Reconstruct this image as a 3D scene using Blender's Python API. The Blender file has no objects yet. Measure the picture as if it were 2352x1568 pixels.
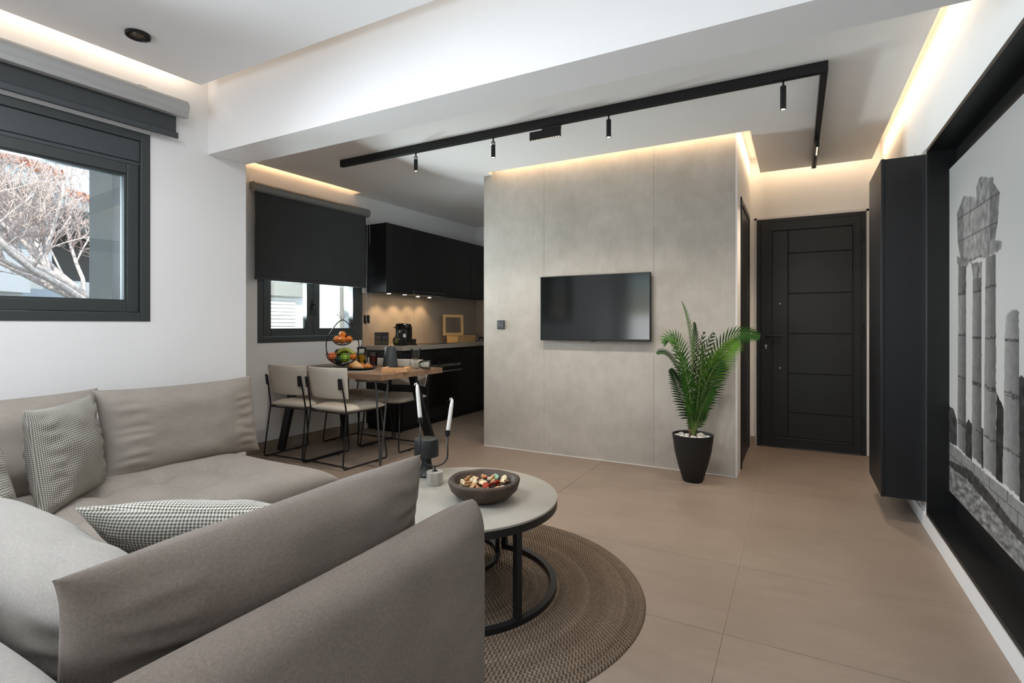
import bpy, bmesh, math, random
from math import sin, cos, pi, radians, sqrt, atan2
from mathutils import Vector, Matrix, noise, Euler
C = bpy.context.scene.collection
SC = bpy.context.scene

# ------------------------------------------------------------------ camera
# world: x to the right along the concrete wall, y towards the entrance door
cam_d = bpy.data.cameras.new('camera')
cam_d.sensor_width = 36.0
cam_d.lens = 36.0 * 1210 / 2352
cam_d.shift_y = -38 / 2352
cam_d.clip_start = 0.02
cam = bpy.data.objects.new('camera', cam_d)
cam.location = (0, 0, 1.15)
cam.rotation_euler = (radians(90), 0, radians(28.4))
C.objects.link(cam)
SC.camera = cam
SC.view_settings.view_transform = 'Standard'
SC.view_settings.look = 'None'
SC.view_settings.gamma = 1
SC.view_settings.use_curve_mapping = False
SC.view_settings.exposure = 0.76
SC.cycles.max_bounces = 10
SC.cycles.diffuse_bounces = 5
SC.cycles.glossy_bounces = 4
SC.cycles.transmission_bounces = 8
SC.cycles.transparent_max_bounces = 12
SC.cycles.caustics_reflective = False
SC.cycles.caustics_refractive = False
SC.cycles.sample_clamp_indirect = 6.0

# ------------------------------------------------------------------ world, sun, lights
w = bpy.data.worlds.new('world'); SC.world = w; w.use_nodes = True
nt = w.node_tree; nt.nodes.clear()
sky = nt.nodes.new('ShaderNodeTexSky'); sky.sky_type = 'NISHITA'
sky.sun_disc = False; sky.sun_elevation = radians(42); sky.sun_rotation = radians(132)
sky.air_density = 1.0; sky.dust_density = 0.6; sky.ozone_density = 1.5
bg = nt.nodes.new('ShaderNodeBackground'); bg.inputs[1].default_value = 0.27
wo = nt.nodes.new('ShaderNodeOutputWorld')
nt.links.new(sky.outputs[0], bg.inputs[0]); nt.links.new(bg.outputs[0], wo.inputs[0])

def add_light(name, kind, loc, direction, energy, color=(1, 1, 1), size=None, size_y=None, **kw):
    d = bpy.data.lights.new(name, kind); d.energy = energy; d.color = color
    if kind == 'AREA':
        d.shape = 'RECTANGLE' if size_y else 'SQUARE'
        d.size = size
        if size_y: d.size_y = size_y
    for k, v in kw.items(): setattr(d, k, v)
    o = bpy.data.objects.new(name, d); o.location = loc
    o.rotation_euler = Vector(direction).to_track_quat('-Z', 'Y').to_euler()
    C.objects.link(o); return o
add_light('sun', 'SUN', (0, 0, 20), (-0.55, 0.50, -0.67), 3.6, (1.0, 0.95, 0.86), angle=radians(0.6))

def strip_light(name, p0, p1, direction, watt_per_m, color, width=0.025):
    # a led strip in a ceiling cove: long thin area light between p0 and p1
    p0, p1 = Vector(p0), Vector(p1); L = (p1 - p0).length
    d = bpy.data.lights.new(name, 'AREA'); d.shape = 'RECTANGLE'
    d.size = L; d.size_y = width; d.energy = watt_per_m * L; d.color = color
    o = bpy.data.objects.new(name, d)
    zax = -Vector(direction).normalized(); xax = (p1 - p0).normalized(); yax = zax.cross(xax)
    m = Matrix((xax, yax, zax)).transposed().to_4x4(); m.translation = (p0 + p1) / 2
    o.matrix_world = m; C.objects.link(o); return o
WARM = (1.0, 0.70, 0.42); WARM2 = (1.0, 0.80, 0.60)
CZ = 2.568                      # ceiling board underside
strip_light('cove_light_concrete', (-2.50, 4.214, CZ + .075), (-.32, 4.214, CZ + .075), (0, 1, -.35), 1.15, WARM)
strip_light('cove_light_return', (-.306, 4.24, CZ + .075), (-.306, 5.50, CZ + .075), (-1, 0, -.35), 1.1, WARM)
strip_light('cove_light_entrance', (-.28, 5.424, CZ + .075), (.55, 5.424, CZ + .075), (0, 1, -.35), .8, WARM)
strip_light('cove_light_right', (.569, 2.30, CZ + .075), (.569, 5.45, CZ + .075), (1, 0, -.35), 1.0, WARM)
strip_light('cove_light_right_living', (.569, -2.4, CZ + .075), (.569, 1.84, CZ + .075), (1, 0, -.35), .5, WARM2)
strip_light('cove_light_kitchen', (-4.172, 2.30, CZ + .075), (-4.076, 4.20, CZ + .075), (-1, .05, -.35), 1.3, (1.0, .60, .30))
strip_light('cove_light_left', (-3.32, -2.4, CZ + .075), (-3.094, 1.84, CZ + .075), (-1, .054, -.35), .75, WARM2)
strip_light('cove_light_beam', (-3.05, 1.869, CZ + .075), (.50, 1.869, CZ + .075), (0, 1, -.35), .10, WARM2)
add_light('living_top_fill', 'AREA', (-1.75, .55, 2.55), (0, 0, -1), 22, (.95, .96, 1.0), 1.3, .8)  # added fill without a fitting, brightens the sofa and tabletop from above
# daylight entering by the windows (big glazing behind the photographer, the two side windows)
add_light('daylight_rear', 'AREA', (-2.15, -2.60, .80), (.15, 1, .40), 32, (.86, .92, 1.0), 1.9, 1.2)
add_light('daylight_left', 'AREA', (-3.62, .80, 1.64), (1, .16, -.10), 50, (.80, .89, 1.0), 1.0, .7)
add_light('daylight_kitchen', 'AREA', (-4.62, 3.68, 1.36), (1, -.05, 2.2), 200, (.88, .95, 1.0), 1.0, .44)

# ------------------------------------------------------------------ helpers
def srgb(c):
    if isinstance(c, str):
        c = c.lstrip('#'); c = [int(c[i:i + 2], 16) for i in (0, 2, 4)]
    r = []
    for v in c[:3]:
        v = v / 255.0
        r.append(v / 12.92 if v <= .04045 else ((v + .055) / 1.055) ** 2.4)
    return (*r, 1.0)

class NT:
    def __init__(s, name):
        s.m = bpy.data.materials.new(name); s.m.use_nodes = True; s.t = s.m.node_tree
        s.b = s.t.nodes['Principled BSDF']
    def n(s, kind, **kw):
        x = s.t.nodes.new(kind)
        for k, v in kw.items():
            if k.startswith('i_'):
                x.inputs[int(k[2:]) if k[2:].isdigit() else k[2:]].default_value = v
            else: setattr(x, k, v)
        return x
    def l(s, a, b): s.t.links.new(a, b)
    def coord(s, which='Object', scale=(1, 1, 1)):
        tc = s.n('ShaderNodeTexCoord'); mp = s.n('ShaderNodeMapping'); mp.inputs['Scale'].default_value = scale
        s.l(tc.outputs[which], mp.inputs[0]); return mp.outputs[0]
    def math(s, op, a, b=None, c=None):
        x = s.n('ShaderNodeMath', operation=op)
        for i, v in enumerate((a, b, c)):
            if v is None: continue
            if isinstance(v, (int, float)): x.inputs[i].default_value = v
            else: s.l(v, x.inputs[i])
        return x.outputs[0]
    def ramp(s, fac, stops):
        r = s.n('ShaderNodeValToRGB'); e = r.color_ramp.elements
        while len(e) < len(stops): e.new(.5)
        for i, (p, c) in enumerate(stops):
            e[i].position = p; e[i].color = c
        s.l(fac, r.inputs[0]); return r.outputs[0]
    def noise(s, vec, scale, detail=4, rough=.55):
        x = s.n('ShaderNodeTexNoise'); x.inputs['Scale'].default_value = scale
        x.inputs['Detail'].default_value = detail; x.inputs['Roughness'].default_value = rough
        s.l(vec, x.inputs['Vector']); return x.outputs['Fac']
    def bump(s, h, strength=.3, dist=.002, normal=None):
        x = s.n('ShaderNodeBump'); x.inputs['Strength'].default_value = strength
        x.inputs['Distance'].default_value = dist; s.l(h, x.inputs['Height'])
        if normal is not None: s.l(normal, x.inputs['Normal'])
        return x.outputs[0]

def mat(name, col, rough=.5, metal=0.0, var=0.0, vscale=6.0, bump=0.0, bscale=80.0, bdist=.001, spec=.5, coord='Object', stretch=(1, 1, 1), emit=None, estr=0, coat=0):
    s = NT(name); c = srgb(col); s.b.inputs['Roughness'].default_value = rough
    s.b.inputs['Metallic'].default_value = metal; s.b.inputs['Specular IOR Level'].default_value = spec
    s.b.inputs['Base Color'].default_value = c
    if coat: s.b.inputs['Coat Weight'].default_value = coat
    if var or bump: v = s.coord(coord, stretch)
    if var:
        f = s.noise(v, vscale)
        lo = [x * (1 - var) for x in c[:3]] + [1]; hi = [min(1, x * (1 + var)) for x in c[:3]] + [1]
        s.l(s.ramp(f, [(.3, lo), (.7, hi)]), s.b.inputs['Base Color'])
    if bump: s.l(s.bump(s.noise(v, bscale, 3), bump, bdist), s.b.inputs['Normal'])
    if emit:
        s.b.inputs['Emission Color'].default_value = srgb(emit); s.b.inputs['Emission Strength'].default_value = estr
    return s.m

def concrete_mat():
    s = NT('concrete_slab'); v = s.coord('Object')
    n1 = s.noise(v, 1.6, 6, .6); n2 = s.noise(v, 9, 8, .65)
    st = s.coord('Object', (22, 22, 3)); n3 = s.noise(st, 1.5, 5, .6)
    f = s.math('ADD', s.math('MULTIPLY', n1, .5), s.math('ADD', s.math('MULTIPLY', n2, .35), s.math('MULTIPLY', n3, .15)))
    col = s.ramp(f, [(.35, srgb((166, 161, 152))), (.5, srgb((180, 175, 167))), (.66, srgb((193, 189, 181)))])
    vo = s.n('ShaderNodeTexVoronoi'); vo.inputs['Scale'].default_value = 16; s.l(v, vo.inputs['Vector'])
    spk = s.ramp(vo.outputs['Distance'], [(.0, (1, 1, 1, 1)), (.075, (0, 0, 0, 1))])
    sp2 = s.math('MULTIPLY', spk, s.math('GREATER_THAN', n2, .53))
    mx = s.n('ShaderNodeMix', data_type='RGBA'); s.l(s.math('MULTIPLY', sp2, .35), mx.inputs[0]); s.l(col, mx.inputs[6]); mx.inputs[7].default_value = srgb((132, 127, 119))
    s.l(mx.outputs[2], s.b.inputs['Base Color']); s.b.inputs['Roughness'].default_value = .62
    s.l(s.bump(s.math('SUBTRACT', n2, s.math('MULTIPLY', sp2, .4)), .12, .003), s.b.inputs['Normal'])
    return s.m

def tile_mat(name='floor_tile', lo=(130, 116, 104), hi=(149, 134, 121), rough=.38):
    s = NT(name); v = s.coord('Object')
    n1 = s.noise(v, 1.3, 5, .6); st = s.coord('Object', (3, 14, 1)); n2 = s.noise(st, 1.2, 6, .6)
    n3 = s.noise(v, 120, 2, .5)
    f = s.math('ADD', s.math('MULTIPLY', n1, .5), s.math('ADD', s.math('MULTIPLY', n2, .38), s.math('MULTIPLY', n3, .12)))
    s.l(s.ramp(f, [(.34, srgb(lo)), (.66, srgb(hi))]), s.b.inputs['Base Color'])
    rr = s.n('ShaderNodeMapRange'); s.l(n2, rr.inputs[0]); rr.inputs[3].default_value = rough - .05; rr.inputs[4].default_value = rough + .14
    s.l(rr.outputs[0], s.b.inputs['Roughness']); s.b.inputs['Specular IOR Level'].default_value = .4
    s.l(s.bump(n2, .05, .002), s.b.inputs['Normal'])
    return s.m

def fabric_mat(name, lo, hi, thread=700.0, streak=True, rough=.9, bumps=.5, twill=False):
    # woven cloth in uv metres
    s = NT(name); tc = s.n('ShaderNodeTexCoord'); sp = s.n('ShaderNodeSeparateXYZ'); s.l(tc.outputs['UV'], sp.inputs[0])
    U, V = sp.outputs[0], sp.outputs[1]
    wu = s.math('SINE', s.math('MULTIPLY', U, thread)); wv = s.math('SINE', s.math('MULTIPLY', V, thread))
    if twill:
        h = s.math('SINE', s.math('MULTIPLY', s.math('ADD', s.math('MULTIPLY', U, .7), V), thread))
        h = s.math('ADD', h, s.math('MULTIPLY', s.math('MULTIPLY', wu, wv), .7))
    else:
        h = s.math('MULTIPLY', wu, wv)
    mp = s.n('ShaderNodeMapping'); mp.inputs['Scale'].default_value = (14, 420, 1) if streak else (150, 150, 1); s.l(tc.outputs['UV'], mp.inputs[0])
    n = s.noise(mp.outputs[0], 1.0, 3); mp2 = s.n('ShaderNodeMapping'); mp2.inputs['Scale'].default_value = (5, 5, 5); s.l(tc.outputs['UV'], mp2.inputs[0])
    n2 = s.noise(mp2.outputs[0], 1.0, 4)
    f = s.math('ADD', s.math('MULTIPLY', n, .55 if streak else .35), s.math('ADD', s.math('MULTIPLY', n2, .25), s.math('MULTIPLY', h, .09)))
    s.l(s.ramp(f, [(.22 if streak else .16, srgb(lo)), (.62 if streak else .46, srgb(hi))]), s.b.inputs['Base Color'])
    s.b.inputs['Roughness'].default_value = rough; s.b.inputs['Specular IOR Level'].default_value = .2
    s.b.inputs['Sheen Weight'].default_value = .08; s.b.inputs['Sheen Roughness'].default_value = .5
    s.l(s.bump(s.math('ADD', h, s.math('MULTIPLY', n, 1.5 if streak else .5)), bumps, .0008), s.b.inputs['Normal'])
    return s.m

def houndstooth_mat(period=.0098):
    s = NT('houndstooth_cloth'); tc = s.n('ShaderNodeTexCoord'); sp = s.n('ShaderNodeSeparateXYZ'); s.l(tc.outputs['UV'], sp.inputs[0])
    u = s.math('MULTIPLY', sp.outputs[0], 1 / period); v = s.math('MULTIPLY', sp.outputs[1], 1 / period)
    warp = s.math('LESS_THAN', s.math('FRACT', u), .5); weft = s.math('LESS_THAN', s.math('FRACT', v), .5)
    sel = s.math('LESS_THAN', s.math('FRACT', s.math('MULTIPLY', s.math('ADD', u, v), 2.0)), .5)
    d = s.math('ADD', s.math('MULTIPLY', sel, warp), s.math('MULTIPLY', s.math('SUBTRACT', 1.0, sel), weft))
    s.l(s.ramp(d, [(.3, srgb((206, 203, 194))), (.7, srgb((84, 82, 76)))]), s.b.inputs['Base Color'])
    s.b.inputs['Roughness'].default_value = .92; s.b.inputs['Specular IOR Level'].default_value = .15
    wu = s.math('SINE', s.math('MULTIPLY', sp.outputs[0], 1600.0)); wv = s.math('SINE', s.math('MULTIPLY', sp.outputs[1], 1600.0))
    s.l(s.bump(s.math('MULTIPLY', wu, wv), .4, .0006), s.b.inputs['Normal'])
    return s.m

def wood_mat(name, lo, hi, along='X', scale=1.0, rough=.5):
    s = NT(name); sc = {'X': (3, 30, 30), 'Y': (30, 3, 30), 'Z': (30, 30, 3)}[along]
    v = s.coord('Object', tuple(x * scale for x in sc)); n1 = s.noise(v, 1.0, 6, .65)
    s.l(s.ramp(n1, [(.3, srgb(lo)), (.7, srgb(hi))]), s.b.inputs['Base Color']); s.b.inputs['Roughness'].default_value = rough
    s.l(s.bump(n1, .15, .001), s.b.inputs['Normal']); return s.m

def pane_mat():
    s = NT('window_glass'); s.t.nodes.remove(s.b)
    tr = s.n('ShaderNodeBsdfTransparent'); tr.inputs[0].default_value = (.93, .96, .95, 1)
    gl = s.n('ShaderNodeBsdfGlossy'); gl.inputs['Roughness'].default_value = .01; gl.inputs[0].default_value = (1, 1, 1, 1)
    fr = s.n('ShaderNodeFresnel'); fr.inputs[0].default_value = 1.5
    mx = s.n('ShaderNodeMixShader'); s.l(fr.outputs[0], mx.inputs[0]); s.l(tr.outputs[0], mx.inputs[1]); s.l(gl.outputs[0], mx.inputs[2])
    s.l(mx.outputs[0], s.t.nodes['Material Output'].inputs[0]); return s.m

def glass_mat(name, col=(1, 1, 1, 1), rough=0.0, ior=1.45):
    s = NT(name); s.b.inputs['Base Color'].default_value = col; s.b.inputs['Transmission Weight'].default_value = 1
    s.b.inputs['Roughness'].default_value = rough; s.b.inputs['IOR'].default_value = ior; return s.m

def emis(name, col, strength):
    s = NT(name); s.b.inputs['Base Color'].default_value = (0, 0, 0, 1)
    s.b.inputs['Emission Color'].default_value = srgb(col); s.b.inputs['Emission Strength'].default_value = strength; return s.m

M = {}
M['wall'] = mat('white_plaster', (234, 234, 234), .85, var=.015, vscale=2, bump=.04, bscale=60)
M['ceil'] = mat('ceiling_plaster', (240, 239, 238), .9)
M['concrete'] = concrete_mat()
M['tile'] = tile_mat()
M['grout'] = mat('grout', (176, 160, 144), .8)
M['skirt_tile'] = tile_mat('skirting_tile', (138, 126, 112), (156, 143, 128), .5)
M['splash'] = tile_mat('backsplash_panel', (160, 145, 130), (176, 160, 143), .45)
M['white'] = mat('white_paint', (225, 224, 224), .5)
M['anth'] = mat('anthracite_aluminium', (52, 58, 58), .45, spec=.5)
M['anth_box'] = mat('anthracite_shutter_box', (60, 66, 70), .5)
M['door'] = mat('black_door_paint', (27, 29, 31), .42, spec=.45)
M['black'] = mat('matt_black_metal', (22, 23, 24), .42, spec=.4)
M['blackl'] = mat('matt_black_laminate', (20, 21, 22), .42, spec=.4)
M['darkblue'] = mat('dark_cabinet_lacquer', (15, 17, 22), .45, spec=.45)
M['groove'] = mat('groove_shadow_gap', (10, 10, 10), .8)
M['blind'] = fabric_mat('roller_blind_cloth', (64, 68, 69), (76, 80, 81), 1500, False, .8, .1)
M['cassette'] = mat('grey_cassette', (128, 128, 126), .4, spec=.5)
M['cassette_l'] = mat('light_grey_cassette', (172, 173, 172), .4, spec=.5)
M['linen'] = fabric_mat('sofa_linen', (142, 135, 127), (176, 169, 160), 3400, True, .92, .35)
M['linen_twill'] = fabric_mat('sofa_twill', (106, 97, 89), (142, 132, 123), 3000, False, .92, .45, True)
M['linen_grey'] = fabric_mat('sofa_felt', (142, 138, 132), (170, 166, 160), 1500, False, .95, .5)
M['hound'] = houndstooth_mat()
M['chair'] = fabric_mat('chair_linen', (196, 189, 176), (216, 209, 197), 2600, True, .9, .3)
M['oak'] = wood_mat('brown_oak_laminate', (112, 86, 66), (152, 122, 97), 'X')
M['pine'] = wood_mat('pale_pine', (200, 158, 98), (222, 182, 122), 'X')
M['kraft'] = mat('kraft_card', (206, 160, 112), .7)
M['bowl'] = wood_mat('dark_carved_wood', (38, 28, 22), (80, 63, 50), 'X', .6, .6)
M['marble'] = wood_mat('grey_marble', (130, 124, 116), (190, 186, 178), 'Z', 1.2, .4)
M['tabletop'] = tile_mat('ceramic_tabletop', (150, 146, 136), (170, 166, 156), .42)
M['worktop'] = tile_mat('stone_worktop', (150, 140, 130), (170, 160, 148), .4)
M['chrome'] = mat('brushed_steel', (190, 190, 190), .28, 1.0)
M['gloss'] = mat('black_glass', (6, 7, 8), .06, spec=.6)
M['screen'] = mat('tv_screen', (6, 8, 10), .10, spec=.55)
M['pane'] = pane_mat()
def thin_glass():
    s = NT('clear_glass'); s.t.nodes.remove(s.b)
    tr = s.n('ShaderNodeBsdfTransparent'); tr.inputs[0].default_value = (.94, .96, .96, 1)
    gl = s.n('ShaderNodeBsdfGlossy'); gl.inputs['Roughness'].default_value = .03
    lw_ = s.n('ShaderNodeLayerWeight'); lw_.inputs[0].default_value = .28
    mx = s.n('ShaderNodeMixShader'); s.l(lw_.outputs['Fresnel'], mx.inputs[0]); s.l(tr.outputs[0], mx.inputs[1]); s.l(gl.outputs[0], mx.inputs[2])
    s.l(mx.outputs[0], s.t.nodes['Material Output'].inputs[0]); return s.m
M['glass'] = thin_glass()
M['candle'] = mat('white_wax', (232, 230, 224), .5, spec=.4)
M['lens'] = emis('spot_lens', (255, 226, 180), 30)
M['orange'] = mat('orange_peel', (236, 134, 40), .45, bump=.3, bscale=300)
M['apple'] = mat('green_apple', (128, 172, 52), .3, var=.15)
M['peach'] = mat('peach_skin', (216, 112, 62), .45, var=.35, vscale=12)
M['banana'] = mat('green_banana', (158, 168, 72), .5, var=.2, vscale=20)
M['avocado'] = mat('dark_avocado', (28, 52, 46), .4, bump=.4, bscale=200)
M['plum'] = mat('dark_plum', (48, 22, 34), .3)
M['oj'] = mat('orange_juice', (246, 176, 10), .4)
M['red'] = mat('red_juice', (84, 12, 26), .3)
M['croissant'] = mat('croissant_crust', (196, 120, 52), .5, var=.5, vscale=50, bump=.4, bscale=120)
M['croissant_w'] = mat('sugared_crust', (226, 178, 120), .6, var=.3, vscale=60)
M['mat_dark'] = fabric_mat('placemat_weave', (88, 86, 84), (112, 110, 106), 900, False, .8, .4)
M['mat_edge'] = mat('placemat_light_rim', (196, 194, 190), .6)
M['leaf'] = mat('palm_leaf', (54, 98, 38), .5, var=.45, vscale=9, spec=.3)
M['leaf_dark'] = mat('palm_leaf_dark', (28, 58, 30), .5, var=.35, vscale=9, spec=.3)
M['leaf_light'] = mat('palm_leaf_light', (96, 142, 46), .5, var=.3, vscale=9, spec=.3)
M['stem'] = mat('palm_stem', (104, 124, 62), .6, var=.3)
M['sheath'] = mat('palm_sheath', (96, 70, 46), .8, var=.4, vscale=40)
M['pot'] = mat('black_ribbed_pot', (22, 22, 21), .6)
M['pebble'] = mat('white_pebble', (226, 224, 218), .6)
M['bark'] = mat('pale_bark', (226, 212, 204), .9, var=.3, vscale=30)
M['twig'] = mat('dark_twig', (206, 184, 174), .9, var=.3, vscale=30)
M['ext_white'] = mat('exterior_render_white', (222, 220, 216), .9)
M['ext_grey'] = mat('exterior_render_grey', (150, 148, 140), .9, var=.04)
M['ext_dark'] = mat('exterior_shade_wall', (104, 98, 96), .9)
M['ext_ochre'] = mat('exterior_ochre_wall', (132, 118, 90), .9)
M['roof'] = mat('terracotta_roof_tile', (206, 122, 92), .8, var=.2, vscale=8)
M['ground'] = mat('asphalt', (120, 118, 114), .9)

def mk(name, bm, m, parent=None, loc=None, smooth=False, mats=None, sharp=None):
    bmesh.ops.recalc_face_normals(bm, faces=bm.faces[:])
    me = bpy.data.meshes.new(name); bm.to_mesh(me); bm.free()
    if m is not None: me.materials.append(m)
    for x in mats or []: me.materials.append(x)
    if smooth:
        for p in me.polygons: p.use_smooth = True
        if sharp: me.set_sharp_from_angle(angle=radians(sharp))
    o = bpy.data.objects.new(name, me); C.objects.link(o)
    if parent is not None: o.parent = parent
    if loc is not None: o.location = loc
    return o
def tag(o, label=None, cat=None, group=None, kind=None):
    if label: o['label'] = label
    if cat: o['category'] = cat
    if group: o['group'] = group
    if kind: o['kind'] = kind
    return o
def thing(name, label, cat, loc=(0, 0, 0), rz=0.0, group=None):
    o = bpy.data.objects.new(name, None); C.objects.link(o); o.location = loc; o.rotation_euler = (0, 0, rz)
    o.empty_display_size = .05
    return tag(o, label, cat, group)
def struct(name, bm, m, parent=None, loc=None, rz=0, smooth=False):
    o = mk(name, bm, m, parent, loc, smooth)
    if rz: o.rotation_euler = (0, 0, rz)
    if parent is None: o['kind'] = 'structure'
    return o
def copy_tree(o, parent=None):
    c = o.copy(); C.objects.link(c); c.parent = parent
    if parent is None and o.parent is None: pass
    for ch in list(o.children): copy_tree(ch, c)
    return c

def B(): return bmesh.new()
def box(bm, x0, x1, y0, y1, z0, z1, bev=0, M4=None, seg=2):
    r = bmesh.ops.create_cube(bm, size=1.0)
    vs = r['verts']
    for v in vs:
        v.co = Vector(((x0 + x1) / 2 + v.co.x * (x1 - x0), (y0 + y1) / 2 + v.co.y * (y1 - y0), (z0 + z1) / 2 + v.co.z * (z1 - z0)))
    if bev:
        es = list({e for v in vs for e in v.link_edges})
        rr = bmesh.ops.bevel(bm, geom=es, offset=bev, segments=seg, affect='EDGES', profile=.5)
        vs = list({v for f in rr['faces'] for v in f.verts} | {v for v in vs if v.is_valid})
    if M4 is not None:
        for v in vs: v.co = M4 @ v.co
    return bm
def prism(bm, pts, z0, z1):
    a = [bm.verts.new((p[0], p[1], z0)) for p in pts]; b = [bm.verts.new((p[0], p[1], z1)) for p in pts]
    n = len(pts); bm.faces.new(a[::-1]); bm.faces.new(b)
    for i in range(n): bm.faces.new((a[i], a[(i + 1) % n], b[(i + 1) % n], b[i]))
    return bm
def lathe(bm, prof, n=32, c=(0, 0, 0), rib=0, ribn=0, M4=None, sq=1.0):
    rings = []; vs = []
    for r, z in prof:
        if r < 1e-6:
            v = bm.verts.new((c[0], c[1], c[2] + z)); rings.append([v]); vs.append(v); continue
        ring = []
        for i in range(n):
            t = 2 * pi * i / n; rr = r * (1 + rib * cos(ribn * t)) if rib else r
            v = bm.verts.new((c[0] + rr * cos(t), c[1] + rr * sin(t) * sq, c[2] + z)); ring.append(v); vs.append(v)
        rings.append(ring)
    for a, b in zip(rings, rings[1:]):
        if len(a) == 1 and len(b) == 1: continue
        if len(a) == 1:
            for i in range(n): bm.faces.new((a[0], b[i], b[(i + 1) % n]))
        elif len(b) == 1:
            for i in range(n): bm.faces.new((a[i], b[0], a[(i + 1) % n]))
        else:
            for i in range(n): bm.faces.new((a[i], b[i], b[(i + 1) % n], a[(i + 1) % n]))
    if M4 is not None:
        for v in vs: v.co = M4 @ v.co
    return bm
def tube(bm, pts, r, n=8, closed=False, cap=True):
    pts = [Vector(p) for p in pts]; N = len(pts); rs = r if isinstance(r, (list, tuple)) else [r] * N
    rings = []; up = None
    for i, p in enumerate(pts):
        if closed: t = (pts[(i + 1) % N] - pts[i - 1]).normalized()
        else: t = (pts[min(i + 1, N - 1)] - pts[max(i - 1, 0)]).normalized()
        if up is None:
            up = Vector((0, 0, 1)) if abs(t.z) < .9 else Vector((1, 0, 0))
        s = t.cross(up)
        if s.length < 1e-5: s = t.orthogonal()
        s.normalize(); up = s.cross(t).normalized()
        rings.append([bm.verts.new(p + (s * cos(2 * pi * k / n) + up * sin(2 * pi * k / n)) * rs[i]) for k in range(n)])
    rng = range(N) if closed else range(N - 1)
    for i in rng:
        a, b = rings[i], rings[(i + 1) % N]
        for k in range(n): bm.faces.new((a[k], a[(k + 1) % n], b[(k + 1) % n], b[k]))
    if cap and not closed:
        bm.faces.new(rings[0][::-1]); bm.faces.new(rings[-1])
    return bm
def fillet(pts, r, seg=5):
    # round the corners of a polyline
    pts = [Vector(p) for p in pts]; out = [pts[0]]
    for i in range(1, len(pts) - 1):
        a, b, c = pts[i - 1], pts[i], pts[i + 1]; d1 = (a - b); d2 = (c - b)
        rr = min(r, d1.length * .45, d2.length * .45); p1 = b + d1.normalized() * rr; p2 = b + d2.normalized() * rr
        for k in range(seg + 1):
            t = k / seg; out.append(p1 * (1 - t) ** 2 + b * 2 * t * (1 - t) + p2 * t * t)
    out.append(pts[-1]); return out
def arc(cx, cy, z, r, a0, a1, n):
    return [(cx + r * cos(radians(a0 + (a1 - a0) * i / n)), cy + r * sin(radians(a0 + (a1 - a0) * i / n)), z) for i in range(n + 1)]
def pillow(name, w, h, t, m, parent=None, e=2.4, pinch=.05, n=30, wr=.004, seed=0, fn=None, corner=0.0, edge=0.5):
    # closed knife-edge cushion: x width, z height 0..h, front towards -y, uv in metres
    bm = B(); uvl = bm.loops.layers.uv.new('UVMap'); G = {}
    def prm(k): return sin(pi / 2 * (2 * k / n - 1)) * .65 + (2 * k / n - 1) * .35
    for side in (-1, 1):
        for i in range(n + 1):
            for j in range(n + 1):
                u, v = prm(i), prm(j)
                if (i in (0, n) or j in (0, n)) and side == 1: G[(1, i, j)] = G[(-1, i, j)]; continue
                fx = 1 - pinch * (1 - v * v) + corner * (abs(u * v)) ** 6; fz = 1 - pinch * (1 - u * u) * (h and w / h if w < h else 1) + corner * (abs(u * v)) ** 6
                th = t / 2 * (max(0, (1 - abs(u) ** e)) * max(0, (1 - abs(v) ** e))) ** edge
                x = w / 2 * u * fx; z = h / 2 + h / 2 * v * fz
                nn = noise.noise(Vector((u * 2.3 + seed, v * 2.3, seed * 1.7 + side))) * wr * 3
                # gathered creases running in from the side seams
                ed = max(0, abs(u) - .55) / .45; crease = sin(v * 26 + seed + 3 * noise.noise(Vector((u * 3, v * 3, seed)))) * wr * ed * (1 - ed) * 3.2
                if fn: dy = fn(u, v, side)
                else: dy = 0
                inner = (1 - abs(u) ** 8) * (1 - abs(v) ** 8)
                y = side * (th + (nn + crease) * inner) + dy
                z -= 0.0
                ex = (t / 2 - min(t / 2, abs(y))) * .85
                G[(side, i, j)] = (bm.verts.new((x, y, z)), (x + math.copysign(ex, x) * abs(u), z + math.copysign(ex, v) * abs(v)))
    for side in (-1, 1):
        for i in range(n):
            for j in range(n):
                q = [G[(side, i, j)], G[(side, i + 1, j)], G[(side, i + 1, j + 1)], G[(side, i, j + 1)]]
                if side == 1: q = q[::-1]
                f = bm.faces.new([a[0] for a in q])
                for lp, a in zip(f.loops, q): lp[uvl].uv = (a[1][0] + (5 if side == 1 else 0), a[1][1])
    return mk(name, bm, m, parent, smooth=True)
def box_uv(o):
    me = o.data; uv = me.uv_layers.new(name='UVMap')
    for p in me.polygons:
        nx, ny, nz = (abs(c) for c in p.normal)
        for li in p.loop_indices:
            c = me.vertices[me.loops[li].vertex_index].co
            uv.data[li].uv = (c.y, c.z) if nx >= ny and nx >= nz else ((c.x, c.z) if ny >= nz else (c.x, c.y))
    return o
def Rz(a): return Matrix.Rotation(a, 4, 'Z')
def Tr(*p): return Matrix.Translation(Vector(p))

LW_ROT = radians(86.9); LW = Vector((-3.207, 1.989, 0))       # living room window wall
KW_ROT = radians(87.14); KW = Vector((-4.225, 4.3, 0))         # kitchen window wall
def lw(b): return -3.207 + .054 * (b - 1.989)
def kw(b): return -4.225 + .05 * (b - 4.3)

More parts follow.
